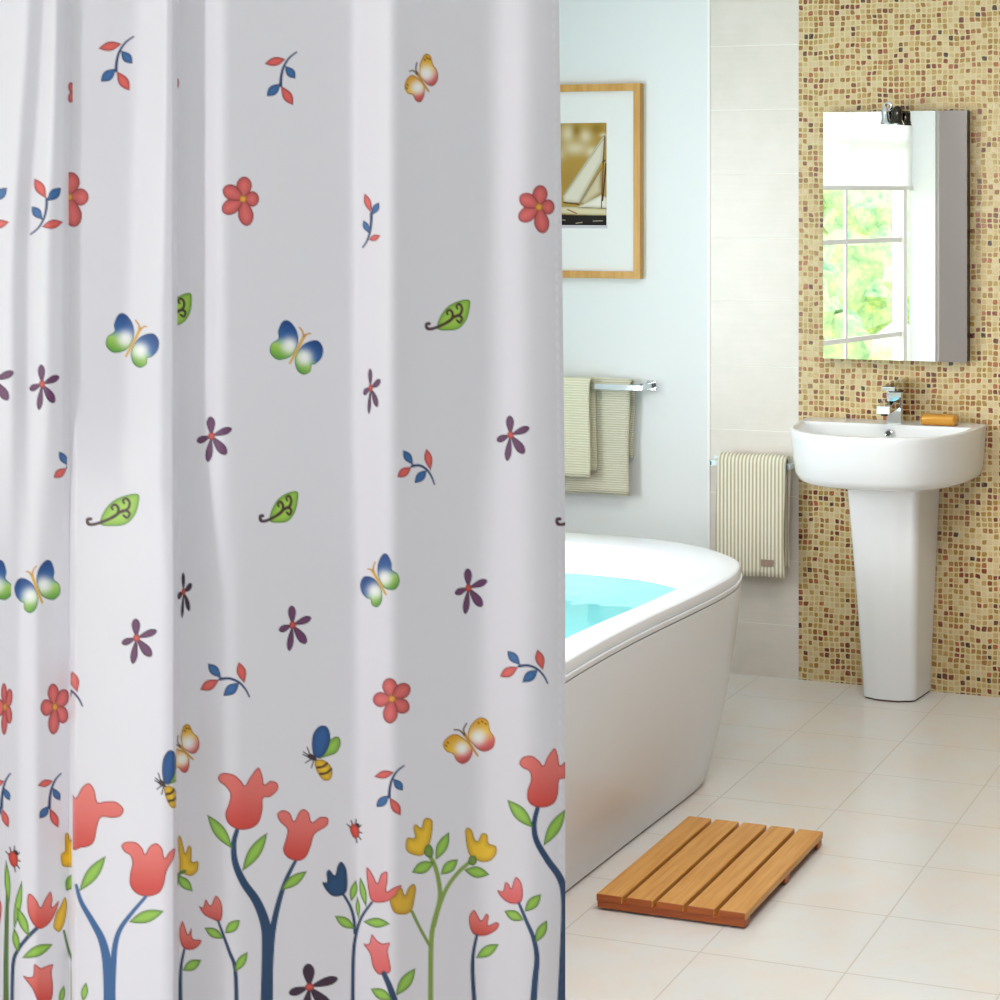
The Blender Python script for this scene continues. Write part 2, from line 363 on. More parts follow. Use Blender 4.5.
# pedestal: U section, front flat with soft corners, flaring up
def pring(h, d, z, n=9):
    cx = -1.603; r = 0.028; pts = [(cx+h+0.013, -0.0075, z), (cx+h+0.006, -d*0.5, z)]
    for i in range(n): a = i/(n-1)*math.pi/2; pts.append((cx+h-r+r*math.cos(a), -d+r-r*math.sin(a), z))
    for i in range(1, 6): x = h-r-(2*(h-r))*i/6; pts.append((cx+x, -d-0.012*(1-(x/h)**2), z))
    for i in range(n): a = math.pi/2+i/(n-1)*math.pi/2; pts.append((cx-h+r+r*math.cos(a), -d+r-r*math.sin(a), z))
    pts += [(cx-h-0.006, -d*0.5, z), (cx-h-0.013, -0.0075, z)]
    return pts
bm = B(); loft(bm, [pring(0.087+0.032*q**1.1, 0.148+0.075*q**1.2, 0.006+0.69*q) for q in [i/12 for i in range(13)]], True, True)
obj('pedestal', bm, M['ceramic'], t, smooth=True, bevel=0)
bm = B(); loft(bm, [pring(0.084, 0.145, 0.0), pring(0.084, 0.145, 0.008)], True, True); obj('base_seal', bm, mat('brown_sealant', '5a4034', 0.7), t)
bm = B(); torus(bm, (BX+0.012, -0.1275, ZT-0.026), (0, -1, 0.25), 0.0105, 0.0032); obj('overflow_ring', bm, M['chrome'], t, smooth=True)
bm = B(); cyl(bm, (BX+0.012, -0.121, ZT-0.026), (BX+0.012, -0.1265, ZT-0.0272), 0.0095); obj('overflow_hole', bm, mat('overflow_shade', '5b574e', 0.5), t)
bm = B(); cyl(bm, (BX, -0.24, ZT-0.134), (BX, -0.24, ZT-0.127), 0.022); obj('drain_plug', bm, M['chrome'], t, smooth=False)

# tap
TX = -1.601
t = thing('basin_tap', 'square chrome mixer tap standing on the back of the white washbasin', 'tap', (TX, -0.06, ZT))
y0, y1 = -0.088, -0.035
obj('tap_body', boxes((TX-0.0245, TX+0.0245, y0, y1, ZT-0.001, 0.962)), M['chrome'], t, bevel=0.0015)
bm = B(); hull_box(bm, [(TX-0.022, -0.205, 0.906), (TX+0.022, -0.205, 0.906), (TX+0.022, -0.08, 0.916), (TX-0.022, -0.08, 0.916), (TX-0.022, -0.205, 0.930), (TX+0.022, -0.205, 0.930), (TX+0.022, -0.08, 0.948), (TX-0.022, -0.08, 0.948)])
obj('spout', bm, M['chrome'], t, bevel=0.0015)
bm = B(); hull_box(bm, [(TX-0.022, -0.150, 0.972), (TX+0.022, -0.150, 0.972), (TX+0.0245, -0.035, 0.966), (TX-0.0245, -0.035, 0.966), (TX-0.022, -0.150, 0.984), (TX+0.022, -0.150, 0.984), (TX+0.0245, -0.035, 1.006), (TX-0.0245, -0.035, 0.992)])
obj('lever', bm, M['chrome'], t, bevel=0.0012)
bm = B(); box(bm, TX-0.019, TX+0.019, -0.082, -0.041, 0.960, 0.968); obj('cartridge_collar', bm, M['dark_chrome'], t)
bm = B(); cyl(bm, (TX, -0.192, 0.9075), (TX, -0.192, 0.900), 0.011); obj('aerator', bm, M['dark_chrome'], t)

# soap bar
bm = B(); box(bm, -1.513, -1.397, -0.100, -0.045, ZT+0.0005, ZT+0.034)
o = obj('soap_bar', bm, M['soap'], None, smooth=True, bevel=0.012, seg=4); tag(o, 'golden oblong bar of soap lying on the basin rim right of the tap', 'soap')

# ------------------------------------------------------------------ mirror and its lamp
t = thing('wall_mirror', 'tall rectangular frameless mirror hung on the mosaic wall above the washbasin', 'mirror', (-1.6135, -0.004, 1.06))
obj('mirror_backing', boxes((-1.850, -1.3735, -0.0465, -0.0045, 1.060, 1.853)), M['black'], t)
obj('mirror_glass', boxes((-1.851, -1.3725, -0.0495, -0.0467, 1.059, 1.854)), M['mirror'], t)
t = thing('mirror_lamp', 'small chrome bell shaped spotlight clipped to the top edge of the mirror', 'lamp', (-1.615, -0.05, 1.87))
obj('clip', boxes((-1.632, -1.592, -0.0545, -0.0497, 1.828, 1.861), (-1.632, -1.592, -0.0545, -0.02, 1.8545, 1.861)), M['dark_chrome'], t, bevel=0.001)
bm = B(); torus(bm, (-1.624, -0.075, 1.869), (0.25, -1, 0.1), 0.011, 0.005); obj('swivel_ring', bm, M['chrome'], t, smooth=True)
bm = B(); cyl(bm, (-1.625, -0.052, 1.855), (-1.632, -0.09, 1.862), 0.005); cyl(bm, (-1.612, -0.052, 1.845), (-1.600, -0.085, 1.850), 0.006); obj('stem', bm, M['chrome'], t, smooth=True)
pr = [(0.001, 0.064), (0.010, 0.062), (0.017, 0.054), (0.020, 0.038), (0.021, 0.016), (0.031, 0.0), (0.029, 0.0), (0.018, 0.018), (0.012, 0.05), (0.001, 0.056)]
bm = B(); lathe(bm, [(a*0.84, b*0.9) for a, b in pr], (-1.590, -0.098, 1.812), (0.06, 0.05, 1)); obj('lamp_shade', bm, M['dark_chrome'], t, smooth=True)
bm = B(); lathe(bm, [(a*0.62, b*0.85) for a, b in pr], (-1.628, -0.085, 1.815), (-0.10, 0.05, 1)); obj('lamp_shade', bm, M['chrome'], t, smooth=True)
bm = B(); bmesh.ops.create_uvsphere(bm, u_segments=16, v_segments=10, radius=0.010, matrix=Matrix.Translation((-1.590, -0.100, 1.820))); obj('bulb', bm, mat('bulb_glass', 'f4f0ea', 0.1), t, smooth=True)

# ------------------------------------------------------------------ towels and rails
def towel(name, label, x0, x1, yf, yb, top, zf, zb, material, seed, thick=0.005, group=None, lab=None, fold=1, bulge=0.0):
    """folded cloth over a bar whose axis is x: front sheet, rounded top, back sheet"""
    rnd = random.Random(seed)
    r = abs(yb-yf)/2; yc = (yf+yb)/2
    path = [(yf, zf+(top-r-zf)*i/16) for i in range(17)]
    path += [(yc-r*math.cos(a), top-r+r*math.sin(a)) for a in [math.pi*i/8 for i in range(1, 8)]]
    path += [(yb, top-r-(top-r-zb)*i/16) for i in range(17)]
    nx = 24; bm = B(); ph = rnd.uniform(0, 6); grid = []
    for i in range(nx+1):
        u = i/nx; x = x0+(x1-x0)*u; row = []
        for j, (y, z) in enumerate(path):
            dn = max(0.0, (top-z))/max(0.001, top-min(zf, zb))
            wv = 0.004*dn*math.sin(u*7+ph)+0.0025*dn*math.sin(u*15+ph*2)
            sgn = -1 if y < yc else 0.3
            row.append(bm.verts.new((x+0.003*math.sin(dn*5+ph)*(1 if i in (0, nx) else 0.3), y+sgn*abs(wv)-bulge*dn*(1-dn)*(1 if y < yc else -1), z+0.0015*math.sin(u*9+ph))))
        grid.append(row)
    for i in range(nx):
        for j in range(len(path)-1): bm.faces.new((grid[i][j], grid[i+1][j], grid[i+1][j+1], grid[i][j+1]))
    return bm
def add_towel(name, label, args, material, thick, kw={}):
    bm = towel(name, label, *args, material, **kw)
    t = thing(name, label, 'towel', ((args[0]+args[1])/2, args[2], args[5]))
    o = obj('cloth', bm, material, t, smooth=True)
    s_ = o.modifiers.new('solid', 'SOLIDIFY'); s_.thickness = thick; s_.offset = 0
    return t
# rail 1: double bar on the painted wall
t = thing('double_towel_rail', 'chrome double towel rail on the white wall above the bathtub', 'towel rail', (-2.78, 0, 0.945))
for x in (-2.478, -3.09):
    obj('wall_plate', boxes((x-0.018, x+0.018, -0.006, 0, 0.928, 0.962)), M['chrome'], t, bevel=0.001)
    obj('arm', boxes((x-0.009, x+0.009, -0.098, -0.006, 0.939, 0.954)), M['chrome'], t, bevel=0.001)
obj('front_bar', boxes((-3.09, -2.478, -0.100, -0.084, 0.937, 0.956)), M['chrome'], t, bevel=0.001)
obj('rear_bar', boxes((-3.09, -2.486, -0.044, -0.030, 0.940, 0.955)), M['chrome'], t, bevel=0.001)
add_towel('bath_towel', 'large cream ribbed towel on the rear bar behind the smaller towel', (-2.95, -2.536, -0.056, -0.018, 0.967, 0.580, 0.70), M['towel_h'], 0.006, dict(seed=3))
add_towel('hand_towel', 'small cream ribbed towel folded over the front bar above the bathtub', (-2.95, -2.650, -0.118, -0.074, 0.974, 0.645, 0.66), M['towel_h2'], 0.006, dict(seed=5))
# rail 2
t = thing('towel_rail', 'white towel rail on pale tiles between bathtub and washbasin', 'towel rail', (-2.1, 0, 0.71))
for x in (-2.236, -1.962):
    obj('wall_plate', boxes((x-0.012, x+0.012, -0.011, -0.0045, 0.692, 0.722)), M['white_metal'], t, bevel=0.001)
    obj('arm', boxes((x-0.007, x+0.007, -0.078, -0.011, 0.698, 0.714)), M['white_metal'], t, bevel=0.001)
obj('bar', boxes((-2.236, -1.962, -0.078, -0.062, 0.699, 0.715)), M['white_metal'], t, bevel=0.001)
t = add_towel('striped_towel', 'cream towel with vertical ribs on the rail left of the washbasin', (-2.205, -1.968, -0.092, -0.046, 0.739, 0.350, 0.376), M['towel_v'], 0.007, dict(seed=8))
obj('woven_label', boxes((-2.046, -2.004, -0.1025, -0.0985, 0.385, 0.406)), M['label'], t)['label'] = 'brown woven label'

# ------------------------------------------------------------------ raster printing helpers (design units -> rgb arrays)
class Print:
    def __init__(s, X, Y, base):
        s.X = X; s.Y = Y; s.C = np.empty(X.shape+(3,), np.float32); s.C[...] = lin(base); s.clip = None
        s.dx = abs(X[0, 1]-X[0, 0]); s.dy = abs(Y[1, 0]-Y[0, 0])
    def win(s, pts, pad):
        p = np.array(pts); x0, y0 = p.min(0)-pad; x1, y1 = p.max(0)+pad
        if s.clip: x0 = max(x0, s.clip[0]); x1 = min(x1, s.clip[1])
        r = np.where((s.Y[:, 0] >= y0) & (s.Y[:, 0] <= y1))[0]
        if len(r) == 0: return None
        row = s.X[r[len(r)//2]]; c = np.where((row >= x0) & (row <= x1))[0]
        if len(c) == 0: return None
        return slice(r[0], r[-1]+1), slice(c[0], c[-1]+1)
    def sd(s, X, Y, P):
        P = np.array(P, float); n = len(P); d = np.full(X.shape, 1e9); ins = np.zeros(X.shape, bool)
        for i in range(n):
            a = P[i]; b = P[(i+1) % n]; e = b-a; L = max(e@e, 1e-9)
            t_ = np.clip(((X-a[0])*e[0]+(Y-a[1])*e[1])/L, 0, 1)
            d = np.minimum(d, np.hypot(X-a[0]-t_*e[0], Y-a[1]-t_*e[1]))
            cnd = (a[1] > Y) != (b[1] > Y)
            xs = e[0]*(Y-a[1])/(e[1] if abs(e[1]) > 1e-9 else 1e-9)+a[0]
            ins ^= cnd & (X < xs)
        return np.where(ins, -d, d)
    def put(s, w, al, col):
        al = al[..., None]; s.C[w] = s.C[w]*(1-al)+col*al
    def blob(s, pts, col, edge=None, soft=6.0, line=1.0, grad=None, smooth=True):
        if smooth: pts = catmull(pts)
        w = s.win(pts, 2)
        if w is None: return
        X = s.X[w]; Y = s.Y[w]; d = s.sd(X, Y, pts)
        edge = edge or col
        k = np.clip(-d/soft, 0, 1)[..., None]
        if grad:
            (gx0, gy0), (gx1, gy1), stops = grad[:3]
            e = np.array((gx1-gx0, gy1-gy0)); tt = ((X-gx0)*e[0]+(Y-gy0)*e[1])/(e@e)
            ps = [q[0] for q in stops]; cs = np.array([lin(q[1]) for q in stops])
            mid = np.stack([np.interp(tt, ps, cs[:, i]) for i in range(3)], -1)
            if len(grad) > 3:
                (hx, hy), hr = grad[3:]; q = np.exp(-(np.hypot(X-hx, Y-hy)/hr)**2.6)[..., None]; mid = mid*(1-q)+np.array(lin('f3f3ee'))*q
        else: mid = np.array(lin(col))
        c = mid*k + (np.array(lin(edge))*0.55+mid*0.45)*(1-k) if not grad else mid
        ol = np.clip(1-abs(d+line*0.5)/line, 0, 1)[..., None]*0.75
        c = c*(1-ol)+np.array(lin(edge))*0.6*ol
        s.put(w, np.clip(0.5-d, 0, 1), c)
    def stroke(s, pts, w0, w1, col, sm=True):
        if sm and len(pts) > 2: pts = catmull(pts, closed=False)
        P = np.array(pts, float); w = s.win(P, max(w0, w1)+2)
        if w is None: return
        X = s.X[w]; Y = s.Y[w]; best = np.full(X.shape, 1e9)
        n = len(P)-1
        for i in range(n):
            a = P[i]; e = P[i+1]-a; L = max(e@e, 1e-9)
            t_ = np.clip(((X-a[0])*e[0]+(Y-a[1])*e[1])/L, 0, 1)
            best = np.minimum(best, np.hypot(X-a[0]-t_*e[0], Y-a[1]-t_*e[1])-(w0+(w1-w0)*(i+t_)/n)/2)
        s.put(w, np.clip(0.5-best, 0, 1), np.broadcast_to(np.array(lin(col)), best.shape+(3,)))
    def leaf(s, a, b, wd, col, edge, fat=0.5, line=0.9):
        a = np.array(a, float); b = np.array(b, float); e = b-a; nrm = np.array((-e[1], e[0]))/max(np.hypot(*e), 1e-6)
        pts = []
        for i in range(13): t_ = i/12; pts.append(a+e*t_+nrm*wd/2*math.sin(math.pi*t_**(math.log(0.5)/math.log(fat))))
        for i in range(11, 0, -1): t_ = i/12; pts.append(a+e*t_-nrm*wd/2*math.sin(math.pi*t_**(math.log(0.5)/math.log(fat))))
        s.blob(pts, col, edge, soft=wd*0.35, line=line, smooth=False)
def catmull(P, closed=True, k=4):
    P = [np.array(p, float) for p in P]; n = len(P); out = []
    g = (lambda i: P[i % n]) if closed else (lambda i: P[min(max(i, 0), n-1)])
    for i in range(n if closed else n-1):
        a, b, c, d = g(i-1), g(i), g(i+1), g(i+2)
        for j in range(k):
            t_ = j/k; out.append(0.5*(2*b+(c-a)*t_+(2*a-5*b+4*c-d)*t_*t_+(3*b-a-3*c+d)*t_**3))
    if not closed: out.append(P[-1])
    return out

RED, REDE, BLU, BLUE_, GRN, GRNE = 'e0645c', '8e2c34', '3a6ca4', '14305a', '98c64e', '38602a'
PUR, PURE, YEL, YELE = '6c3c62', '38183a', 'ecc02c', 'a06c14'
def tf(cx, cy, s=1, sx=1, rot=0, mir_=False):
    c, q = math.cos(math.radians(rot)), math.sin(math.radians(rot))
    def f(p):
        x, y = p
        if mir_: x = -x
        x, y = (x*c-y*q)*s, (x*q+y*c)*s
        return (cx+x*sx, cy+y)
    return f
def twigA(p, *a, **k):   # hanging sprig: stem from upper right curving down
    f = tf(*a, **k); g = lambda x, y: f((x*0.3-117, y*0.3-63)); w = k.get('s', 1)*(0.35+0.65*k.get('sx', 1))
    p.leaf(g(405, 146), g(328, 162), 9.5*w, RED, REDE); p.leaf(g(402, 168), g(441, 212), 9.5*w, BLU, BLUE_, 0.55)
    p.leaf(g(388, 228), g(336, 272), 10.5*w, BLU, BLUE_, 0.55); p.leaf(g(388, 236), g(432, 302), 10.5*w, RED, REDE, 0.55)
    p.stroke([g(445, 122), g(418, 142), g(398, 172), g(389, 205), g(387, 235)], 1.6, 3.2, '1d3a66')
def twigB(p, *a, **k):   # arching sprig
    f = tf(*a, **k); g = lambda x, y: f((x*0.3-225, y*0.3+500-680)); w = k.get('s', 1)*(0.35+0.65*k.get('sx', 1))
    p.leaf(g(732, 599), g(667, 633), 10.5*w, RED, REDE, 0.55); p.leaf(g(738, 594), g(693, 545), 9.5*w, BLU, BLUE_, 0.55)
    p.leaf(g(815, 612), g(796, 540), 9.5*w, RED, REDE, 0.55); p.leaf(g(797, 610), g(744, 653), 10.5*w, BLU, BLUE_, 0.5)
    p.stroke([g(733, 597), g(765, 595), g(797, 608), g(819, 632), g(831, 656)], 3.0, 1.6, '1d3a66')
def petal5(p, f, tips, wd, col, edge, fat=0.62):
    for q, (x, y) in enumerate(tips):
        w = wd[q] if isinstance(wd, (list, tuple)) else wd
        p.leaf(f((0, 0)), f((x, y)), w, col, edge, fat, line=1.1)
def redflower(p, *a, alt=False, **k):
    f = tf(*a, **k); w = 0.35+0.65*k.get('sx', 1)
    tips = [(2, -24), (17, 0), (5, 29), (-22, 14), (-21, -12)] if not alt else [(-4, -23), (19, -15), (18, 13), (-3, 27), (-21, 1)]
    P5 = []
    for (x, y) in tips:
        L = math.hypot(x, y); a = math.atan2(y, x); r = 9.2
        pts = []
        for i in range(18):
            t_ = 2*math.pi*i/18; u = (L/2+0.5)*(1+math.cos(t_)); v = r*math.sin(t_)*(0.62+0.38*min(1, u/(L*0.65)))
            pts.append(f((u*math.cos(a)-v*math.sin(a), u*math.sin(a)+v*math.cos(a))))
        p.blob(pts, 'e2706c', REDE, soft=7*w, line=1.2, smooth=False)
    c = f((0, 0)); p.blob([(c[0]+4*w*math.cos(t_), c[1]+4*math.sin(t_)) for t_ in [i*0.785 for i in range(8)]], 'e8a83c', 'b0603c', soft=3)
def star(p, *a, dark=False, **k):
    f = tf(*a, **k); w = k.get('s', 1)*(0.3+0.7*k.get('sx', 1))
    c_, e_ = (PUR, PURE) if not dark else ('3a2038', '1c0c1c')
    for (x, y), q in zip([(-1, -21), (22, -8), (16, 20), (-4, 28), (-16, 6)], (8.6, 7.4, 9.5, 7.2, 7)):
        L = math.hypot(x, y); a_ = math.atan2(y, x); r = q*0.56; pts = []
        for i in range(18):
            t_ = 2*math.pi*i/18; u = L/2*(1+math.cos(t_)); v = r*math.sin(t_)*(0.35+0.75*min(1, u/(L*0.7)))
            pts.append(f((u*math.cos(a_)-v*math.sin(a_), u*math.sin(a_)+v*math.cos(a_))))
        p.blob(pts, c_, e_, soft=2.5, line=1.0, smooth=False)
    c = f((0, 0)); p.blob([(c[0]+3.8*w*math.cos(t_), c[1]+3.8*math.sin(t_)) for t_ in [i*0.785 for i in range(8)]], 'd0584e', 'a03030', soft=3)
def swirl_leaf(p, *a, **k):
    f = tf(*a, **k); g = lambda x, y: f((x*0.3-113, y*0.3+270-511)); S = k.get('s', 1)
    p.blob([g(x, y) for x, y in ((335, 848), (342, 812), (370, 775), (412, 753), (460, 747), (462, 780), (448, 820), (418, 848), (375, 854))], 'a6cf52', '4f8c2c', soft=7*S, line=1.3)
    D = '46262c'
    p.stroke([g(x, y) for x, y in ((302, 830), (292, 832), (294, 846), (312, 848), (345, 838), (380, 822), (402, 806), (420, 802), (432, 812), (424, 826), (412, 818))], 3.5*S, 2.3*S, D)
    p.stroke([g(x, y) for x, y in ((372, 826), (392, 812), (394, 792), (382, 782), (372, 790), (376, 798))], 3.1*S, 2.0*S, D)
    p.stroke([g(x, y) for x, y in ((404, 806), (426, 796), (432, 776), (422, 762), (410, 768), (414, 778))], 3.0*S, 2.0*S, D)
WB = [(0, '1a4684'), (0.42, '2f66a4'), (0.56, '7cae90'), (0.68, 'a4cc5c'), (1, '62a038')]
def butterfly_blue(p, *a, **k):
    f = tf(*a, **k); g = lambda x, y: f((x*0.3-132, y*0.3+270-341)); S = k.get('s', 1)
    p.blob([g(x, y) for x, y in ((447, 220), (442, 178), (418, 147), (395, 148), (380, 180), (381, 205), (358, 222), (353, 252), (375, 275), (405, 273), (430, 258))], BLU, '1c3c68', grad=(g(425, 160), g(380, 268), WB, g(418, 228), 7.5*S), line=1.1)
    p.blob([g(x, y) for x, y in ((455, 235), (480, 216), (512, 212), (530, 236), (526, 268), (505, 290), (492, 294), (488, 315), (465, 326), (443, 310), (436, 272))], BLU, '1c3c68', grad=(g(520, 232), g(452, 312), WB, g(468, 268), 7.5*S), line=1.1)
    p.stroke([g(468, 195), g(448, 235), g(420, 287)], 3.4*S, 2.2*S, 'd8a83a')
    p.stroke([g(465, 200), g(462, 182), g(452, 168)], 1.8*S, 1.5*S, 'c89038'); p.stroke([g(467, 200), g(478, 190), g(488, 188)], 1.8*S, 1.5*S, 'c89038')
def butterfly_yel(p, *a, **k):
    f = tf(*a, **k); g = lambda x, y: f((x*0.3+270-469, y*0.3+500-741)); S = k.get('s', 1)
    st = [(0, 'd89a20'), (0.45, 'ecc030'), (0.6, 'e09a58'), (0.75, 'd8605a'), (1, 'b83c44')]
    p.blob([g(x, y) for x, y in ((655, 802), (622, 780), (592, 790), (576, 815), (588, 838), (610, 848), (622, 870), (645, 880), (668, 862), (676, 828))], YEL, '98521c', grad=(g(600, 795), g(640, 880), st, g(640, 828), 6.5*S), line=1.1)
    p.blob([g(x, y) for x, y in ((658, 790), (668, 752), (698, 725), (726, 735), (734, 768), (750, 795), (744, 825), (718, 839), (694, 832), (674, 812))], YEL, '98521c', grad=(g(692, 728), g(722, 838), st, g(694, 790), 7.5*S), line=1.1)
    p.stroke([g(648, 780), g(668, 815), g(692, 852)], 3.2*S, 2*S, 'c8902c')
    p.stroke([g(650, 782), g(645, 765), g(655, 745)], 1.7*S, 1.5*S, '604818'); p.stroke([g(648, 784), g(632, 768), g(614, 766)], 1.7*S, 1.5*S, '604818')
    for q in ((694, 742), (706, 738), (718, 745), (592, 808), (586, 818)): c = g(*q); p.stroke([c, (c[0]+0.6, c[1]+0.6)], 1.6, 1.6, '6c4810')
def bee(p, *a, **k):
    f = tf(*a, **k); g = lambda x, y: f((x*0.3+270-322, y*0.3+500-753)); S = k.get('s', 1)
    p.blob([g(x, y) for x, y in ((160, 860), (180, 822), (205, 795), (228, 789), (236, 812), (222, 842), (190, 855))], GRN, GRNE)
    p.blob([g(x, y) for x, y in ((150, 858), (140, 828), (143, 782), (165, 754), (190, 756), (201, 785), (195, 825), (175, 855))], '2c5c98', BLUE_)
    p.blob([g(x, y) for x, y in ((152, 868), (175, 865), (200, 883), (208, 910), (200, 932), (180, 935), (162, 915), (150, 888))], YEL, YELE)
    p.stroke([g(158, 892), g(178, 888), g(190, 878)], 2.4*S, 2.4*S, '3a2214'); p.stroke([g(168, 913), g(188, 910), g(204, 897)], 2.4*S, 2.4*S, '3a2214')
    p.blob([g(x, y) for x, y in ((125, 850), (138, 846), (152, 856), (156, 868), (142, 868), (130, 862))], '4a2c30', '201418')
    for A, Bq in (((130, 852), (112, 840)), ((134, 850), (124, 825)), ((138, 864), (118, 876)), ((146, 868), (138, 892)), ((130, 858), (110, 848))): p.stroke([g(*A), g(*Bq)], 1.4*S, 1.2*S, '30202a')
def ladybug(p, *a, **k):
    f = tf(*a, **k)
    for A in ((-9, -7), (-4, -11), (2, -12), (8, -6), (9, 2), (8, 9), (3, 12)):
        p.stroke([f((A[0]*0.45, A[1]*0.45)), f(A)], 1.5, 1.3, '2a1c1c')
    p.blob([f(q) for q in ((-6, -3), (-3, -7), (3, -7), (6, -2), (6, 4), (2, 8), (-3, 5))], 'dc4c3c', '80201c', soft=4)
    p.blob([f(q) for q in ((1, -8), (5, -8), (7, -4), (4, -4))], '2a2024', '181014')
C7 = lambda P: [(x*0.28, y*0.28+720) for x, y in P]
C8 = lambda P: [(x*0.28+290, y*0.28+720) for x, y in P]
TG = lambda c, l=38: ((c[0], c[1]-l*0.5), (c[0]-2, c[1]+l*0.5), [(0, 'e87c72'), (0.45, 'e07068'), (1, 'd0483e')])
TGP = lambda c, l=30: ((c[0], c[1]-l*0.5), (c[0]-2, c[1]+l*0.5), [(0, 'ee8484'), (1, 'e0605e')])
def tulip(p, pts, grad=TG):
    a = np.array(pts); c = a.mean(0); l = a[:, 1].ptp() if hasattr(a, 'ptp') else a[:, 1].max()-a[:, 1].min()
    p.blob(pts, RED, '8a3036', grad=grad(c, l), line=1.2)
def lf(p, a, b, w): p.leaf(a, b, w, GRN, GRNE, 0.5, 1.1)
NAVY, NAV2, OLV = '1c3c60', '2f5f92', '86a048'
def draw_curtain(p):
    for a in ((117, 63, dict()), (281.5, 78, dict(sx=0.93, s=0.98)), (390, 790, dict(sx=0.92, s=0.92)), (50, 800, dict(sx=0.66, s=1.0)), (2, 800, dict(sx=0.5, s=1.0))): twigA(p, a[0], a[1], **a[2])
    twigA(p, 46, 207, sx=0.9, s=1.03, rot=180); twigA(p, 371, 221, sx=0.50, s=1.0, rot=180); p.clip = (-99, 12); twigA(p, -8, 207, sx=0.9, s=1.03, rot=180); p.clip = None
    twigB(p, 225, 680); twigB(p, 524, 667, s=0.97); twigB(p, 416, 467, sx=0.74, s=1.02)
    p.clip = (71, 200); twigB(p, 58, 689, s=1.0); p.clip = (-99, 67.5); twigB(p, 71, 468, sx=0.7); p.clip = None
    redflower(p, 243, 199, s=0.9); redflower(p, 539, 207, s=0.88); redflower(p, 392, 699, alt=True, s=0.88); redflower(p, 55, 707, alt=True, sx=0.68, s=0.98)
    p.clip = (69, 120); redflower(p, 69, 197, sx=1.1); p.clip = (177, 190); redflower(p, 174, 83, sx=0.45, s=0.62); p.clip = None; redflower(p, 5, 707, alt=True, sx=0.36, s=1.0)
    p.clip = (-99, 73); redflower(p, 75, 92, sx=0.5, s=0.6); p.clip = None
    butterfly_yel(p, 469, 741); butterfly_yel(p, 421, 79, sx=0.68, s=0.98, rot=-12); p.clip = (176.5, 260); butterfly_yel(p, 184, 750, sx=0.66, s=0.95, rot=-25); p.clip = None
    butterfly_blue(p, 132, 341); butterfly_blue(p, 296, 348, s=1.0); butterfly_blue(p, 380, 581, mir_=True, sx=0.78, s=0.95, rot=-8); butterfly_blue(p, 38, 587, mir_=True, sx=0.86, rot=4); p.clip = (-99, 11); butterfly_blue(p, -10, 587, mir_=True, sx=0.86, rot=4); p.clip = None
    swirl_leaf(p, 113, 511); swirl_leaf(p, 279, 508, sx=0.75, s=0.98); swirl_leaf(p, 448, 316, sx=0.88, s=0.96); p.clip = (177, 200); swirl_leaf(p, 171, 312, sx=0.9, s=0.95, rot=-8); p.clip = None; swirl_leaf(p, 580, 511, sx=0.9)
    for x, y, sx, dk in ((42, 384, 0.85, 0), (211.5, 436, 1, 0), (370.5, 388, 0.5, 0), (510.5, 435, 0.93, 0), (136.5, 638, 1, 0), (183.5, 592, 0.42, 1), (292.5, 625, 0.92, 0), (468.5, 588, 0.92, 0)): star(p, x, y, sx=sx, s=0.93, dark=bool(dk))
    star(p, -6, 380, sx=0.9); star(p, 309.5, 987, sx=1.15, s=1.12, dark=True)
    bee(p, 322, 753); p.clip = (-99, 176.5); bee(p, 170, 779, sx=0.75, s=1.05); p.clip = None
    ladybug(p, 354.5, 831, s=0.95, sx=0.85); ladybug(p, 13, 859, s=1.05, sx=0.75)
    # --- growing flowers; left strip (behind the first fold)
    p.clip = (-99, 72)
    for pts, a, b in (([(46, 955+45), (27, 985), (18, 930), (10, 900)], 5, 2),): pass
    p.stroke([(6, 1010), (6, 960), (7, 910), (8, 885)], 6, 3, '56743a'); lf(p, (9, 905), (6, 860), 6); lf(p, (14, 930), (22, 880), 7)
    tulip(p, C7([(-60, 640), (-30, 655), (-5, 640), (6, 660), (4, 700), (-5, 735), (-40, 740)]))
    p.stroke([(12, 1010), (13, 965), (18, 950), (27, 938), (37, 928)], 3.5, 4, NAVY)
    tulip(p, C7([(98, 628), (112, 622), (132, 645), (145, 668), (160, 640), (180, 612), (188, 640), (186, 668), (210, 645), (205, 672), (185, 715), (160, 740), (135, 745), (112, 720), (98, 680)]))
    lf(p, (29, 937), (17, 907), 9); lf(p, (22, 958), (53, 944), 11); lf(p, (18, 953), (14, 928), 7)
    tulip(p, C7([(82, 915), (100, 918), (118, 912), (122, 872), (145, 885), (160, 880), (190, 872), (185, 900), (190, 960), (180, 1005), (140, 1010), (115, 960)]))
    p.blob(C7([(190, 735), (200, 690), (215, 665), (232, 632), (240, 660), (232, 720), (215, 755), (200, 752)]), YEL, YELE)
    p.stroke([(64, 931), (68, 948), (73, 962)], 2.4, 3, '56743a'); p.stroke([(73, 1010), (73, 960), (77, 925)], 4.2, 3, '56743a'); lf(p, (60, 1005), (64, 985), 6)
    p.blob(C7([(222, 520), (218, 480), (232, 465), (232, 410), (245, 405), (252, 430), (262, 400), (285, 430), (285, 520), (250, 525)]), YEL, YELE); lf(p, (66, 891), (78, 872), 12)
    # --- second strip
    p.clip = (72.5, 177)
    tulip(p, C7([(250, 260), (270, 278), (293, 240), (318, 225), (338, 250), (348, 292), (378, 290), (415, 292), (442, 318), (430, 344), (400, 350), (362, 348), (348, 380), (338, 430), (320, 450), (290, 456), (255, 450)]))
    tulip(p, C7([(433, 450), (450, 435), (487, 437), (510, 460), (518, 478), (535, 450), (560, 440), (580, 460), (588, 492), (605, 470), (626, 458), (620, 495), (596, 540), (585, 590), (565, 620), (520, 631), (482, 616), (463, 585), (465, 545), (472, 512), (465, 485), (445, 472)]))
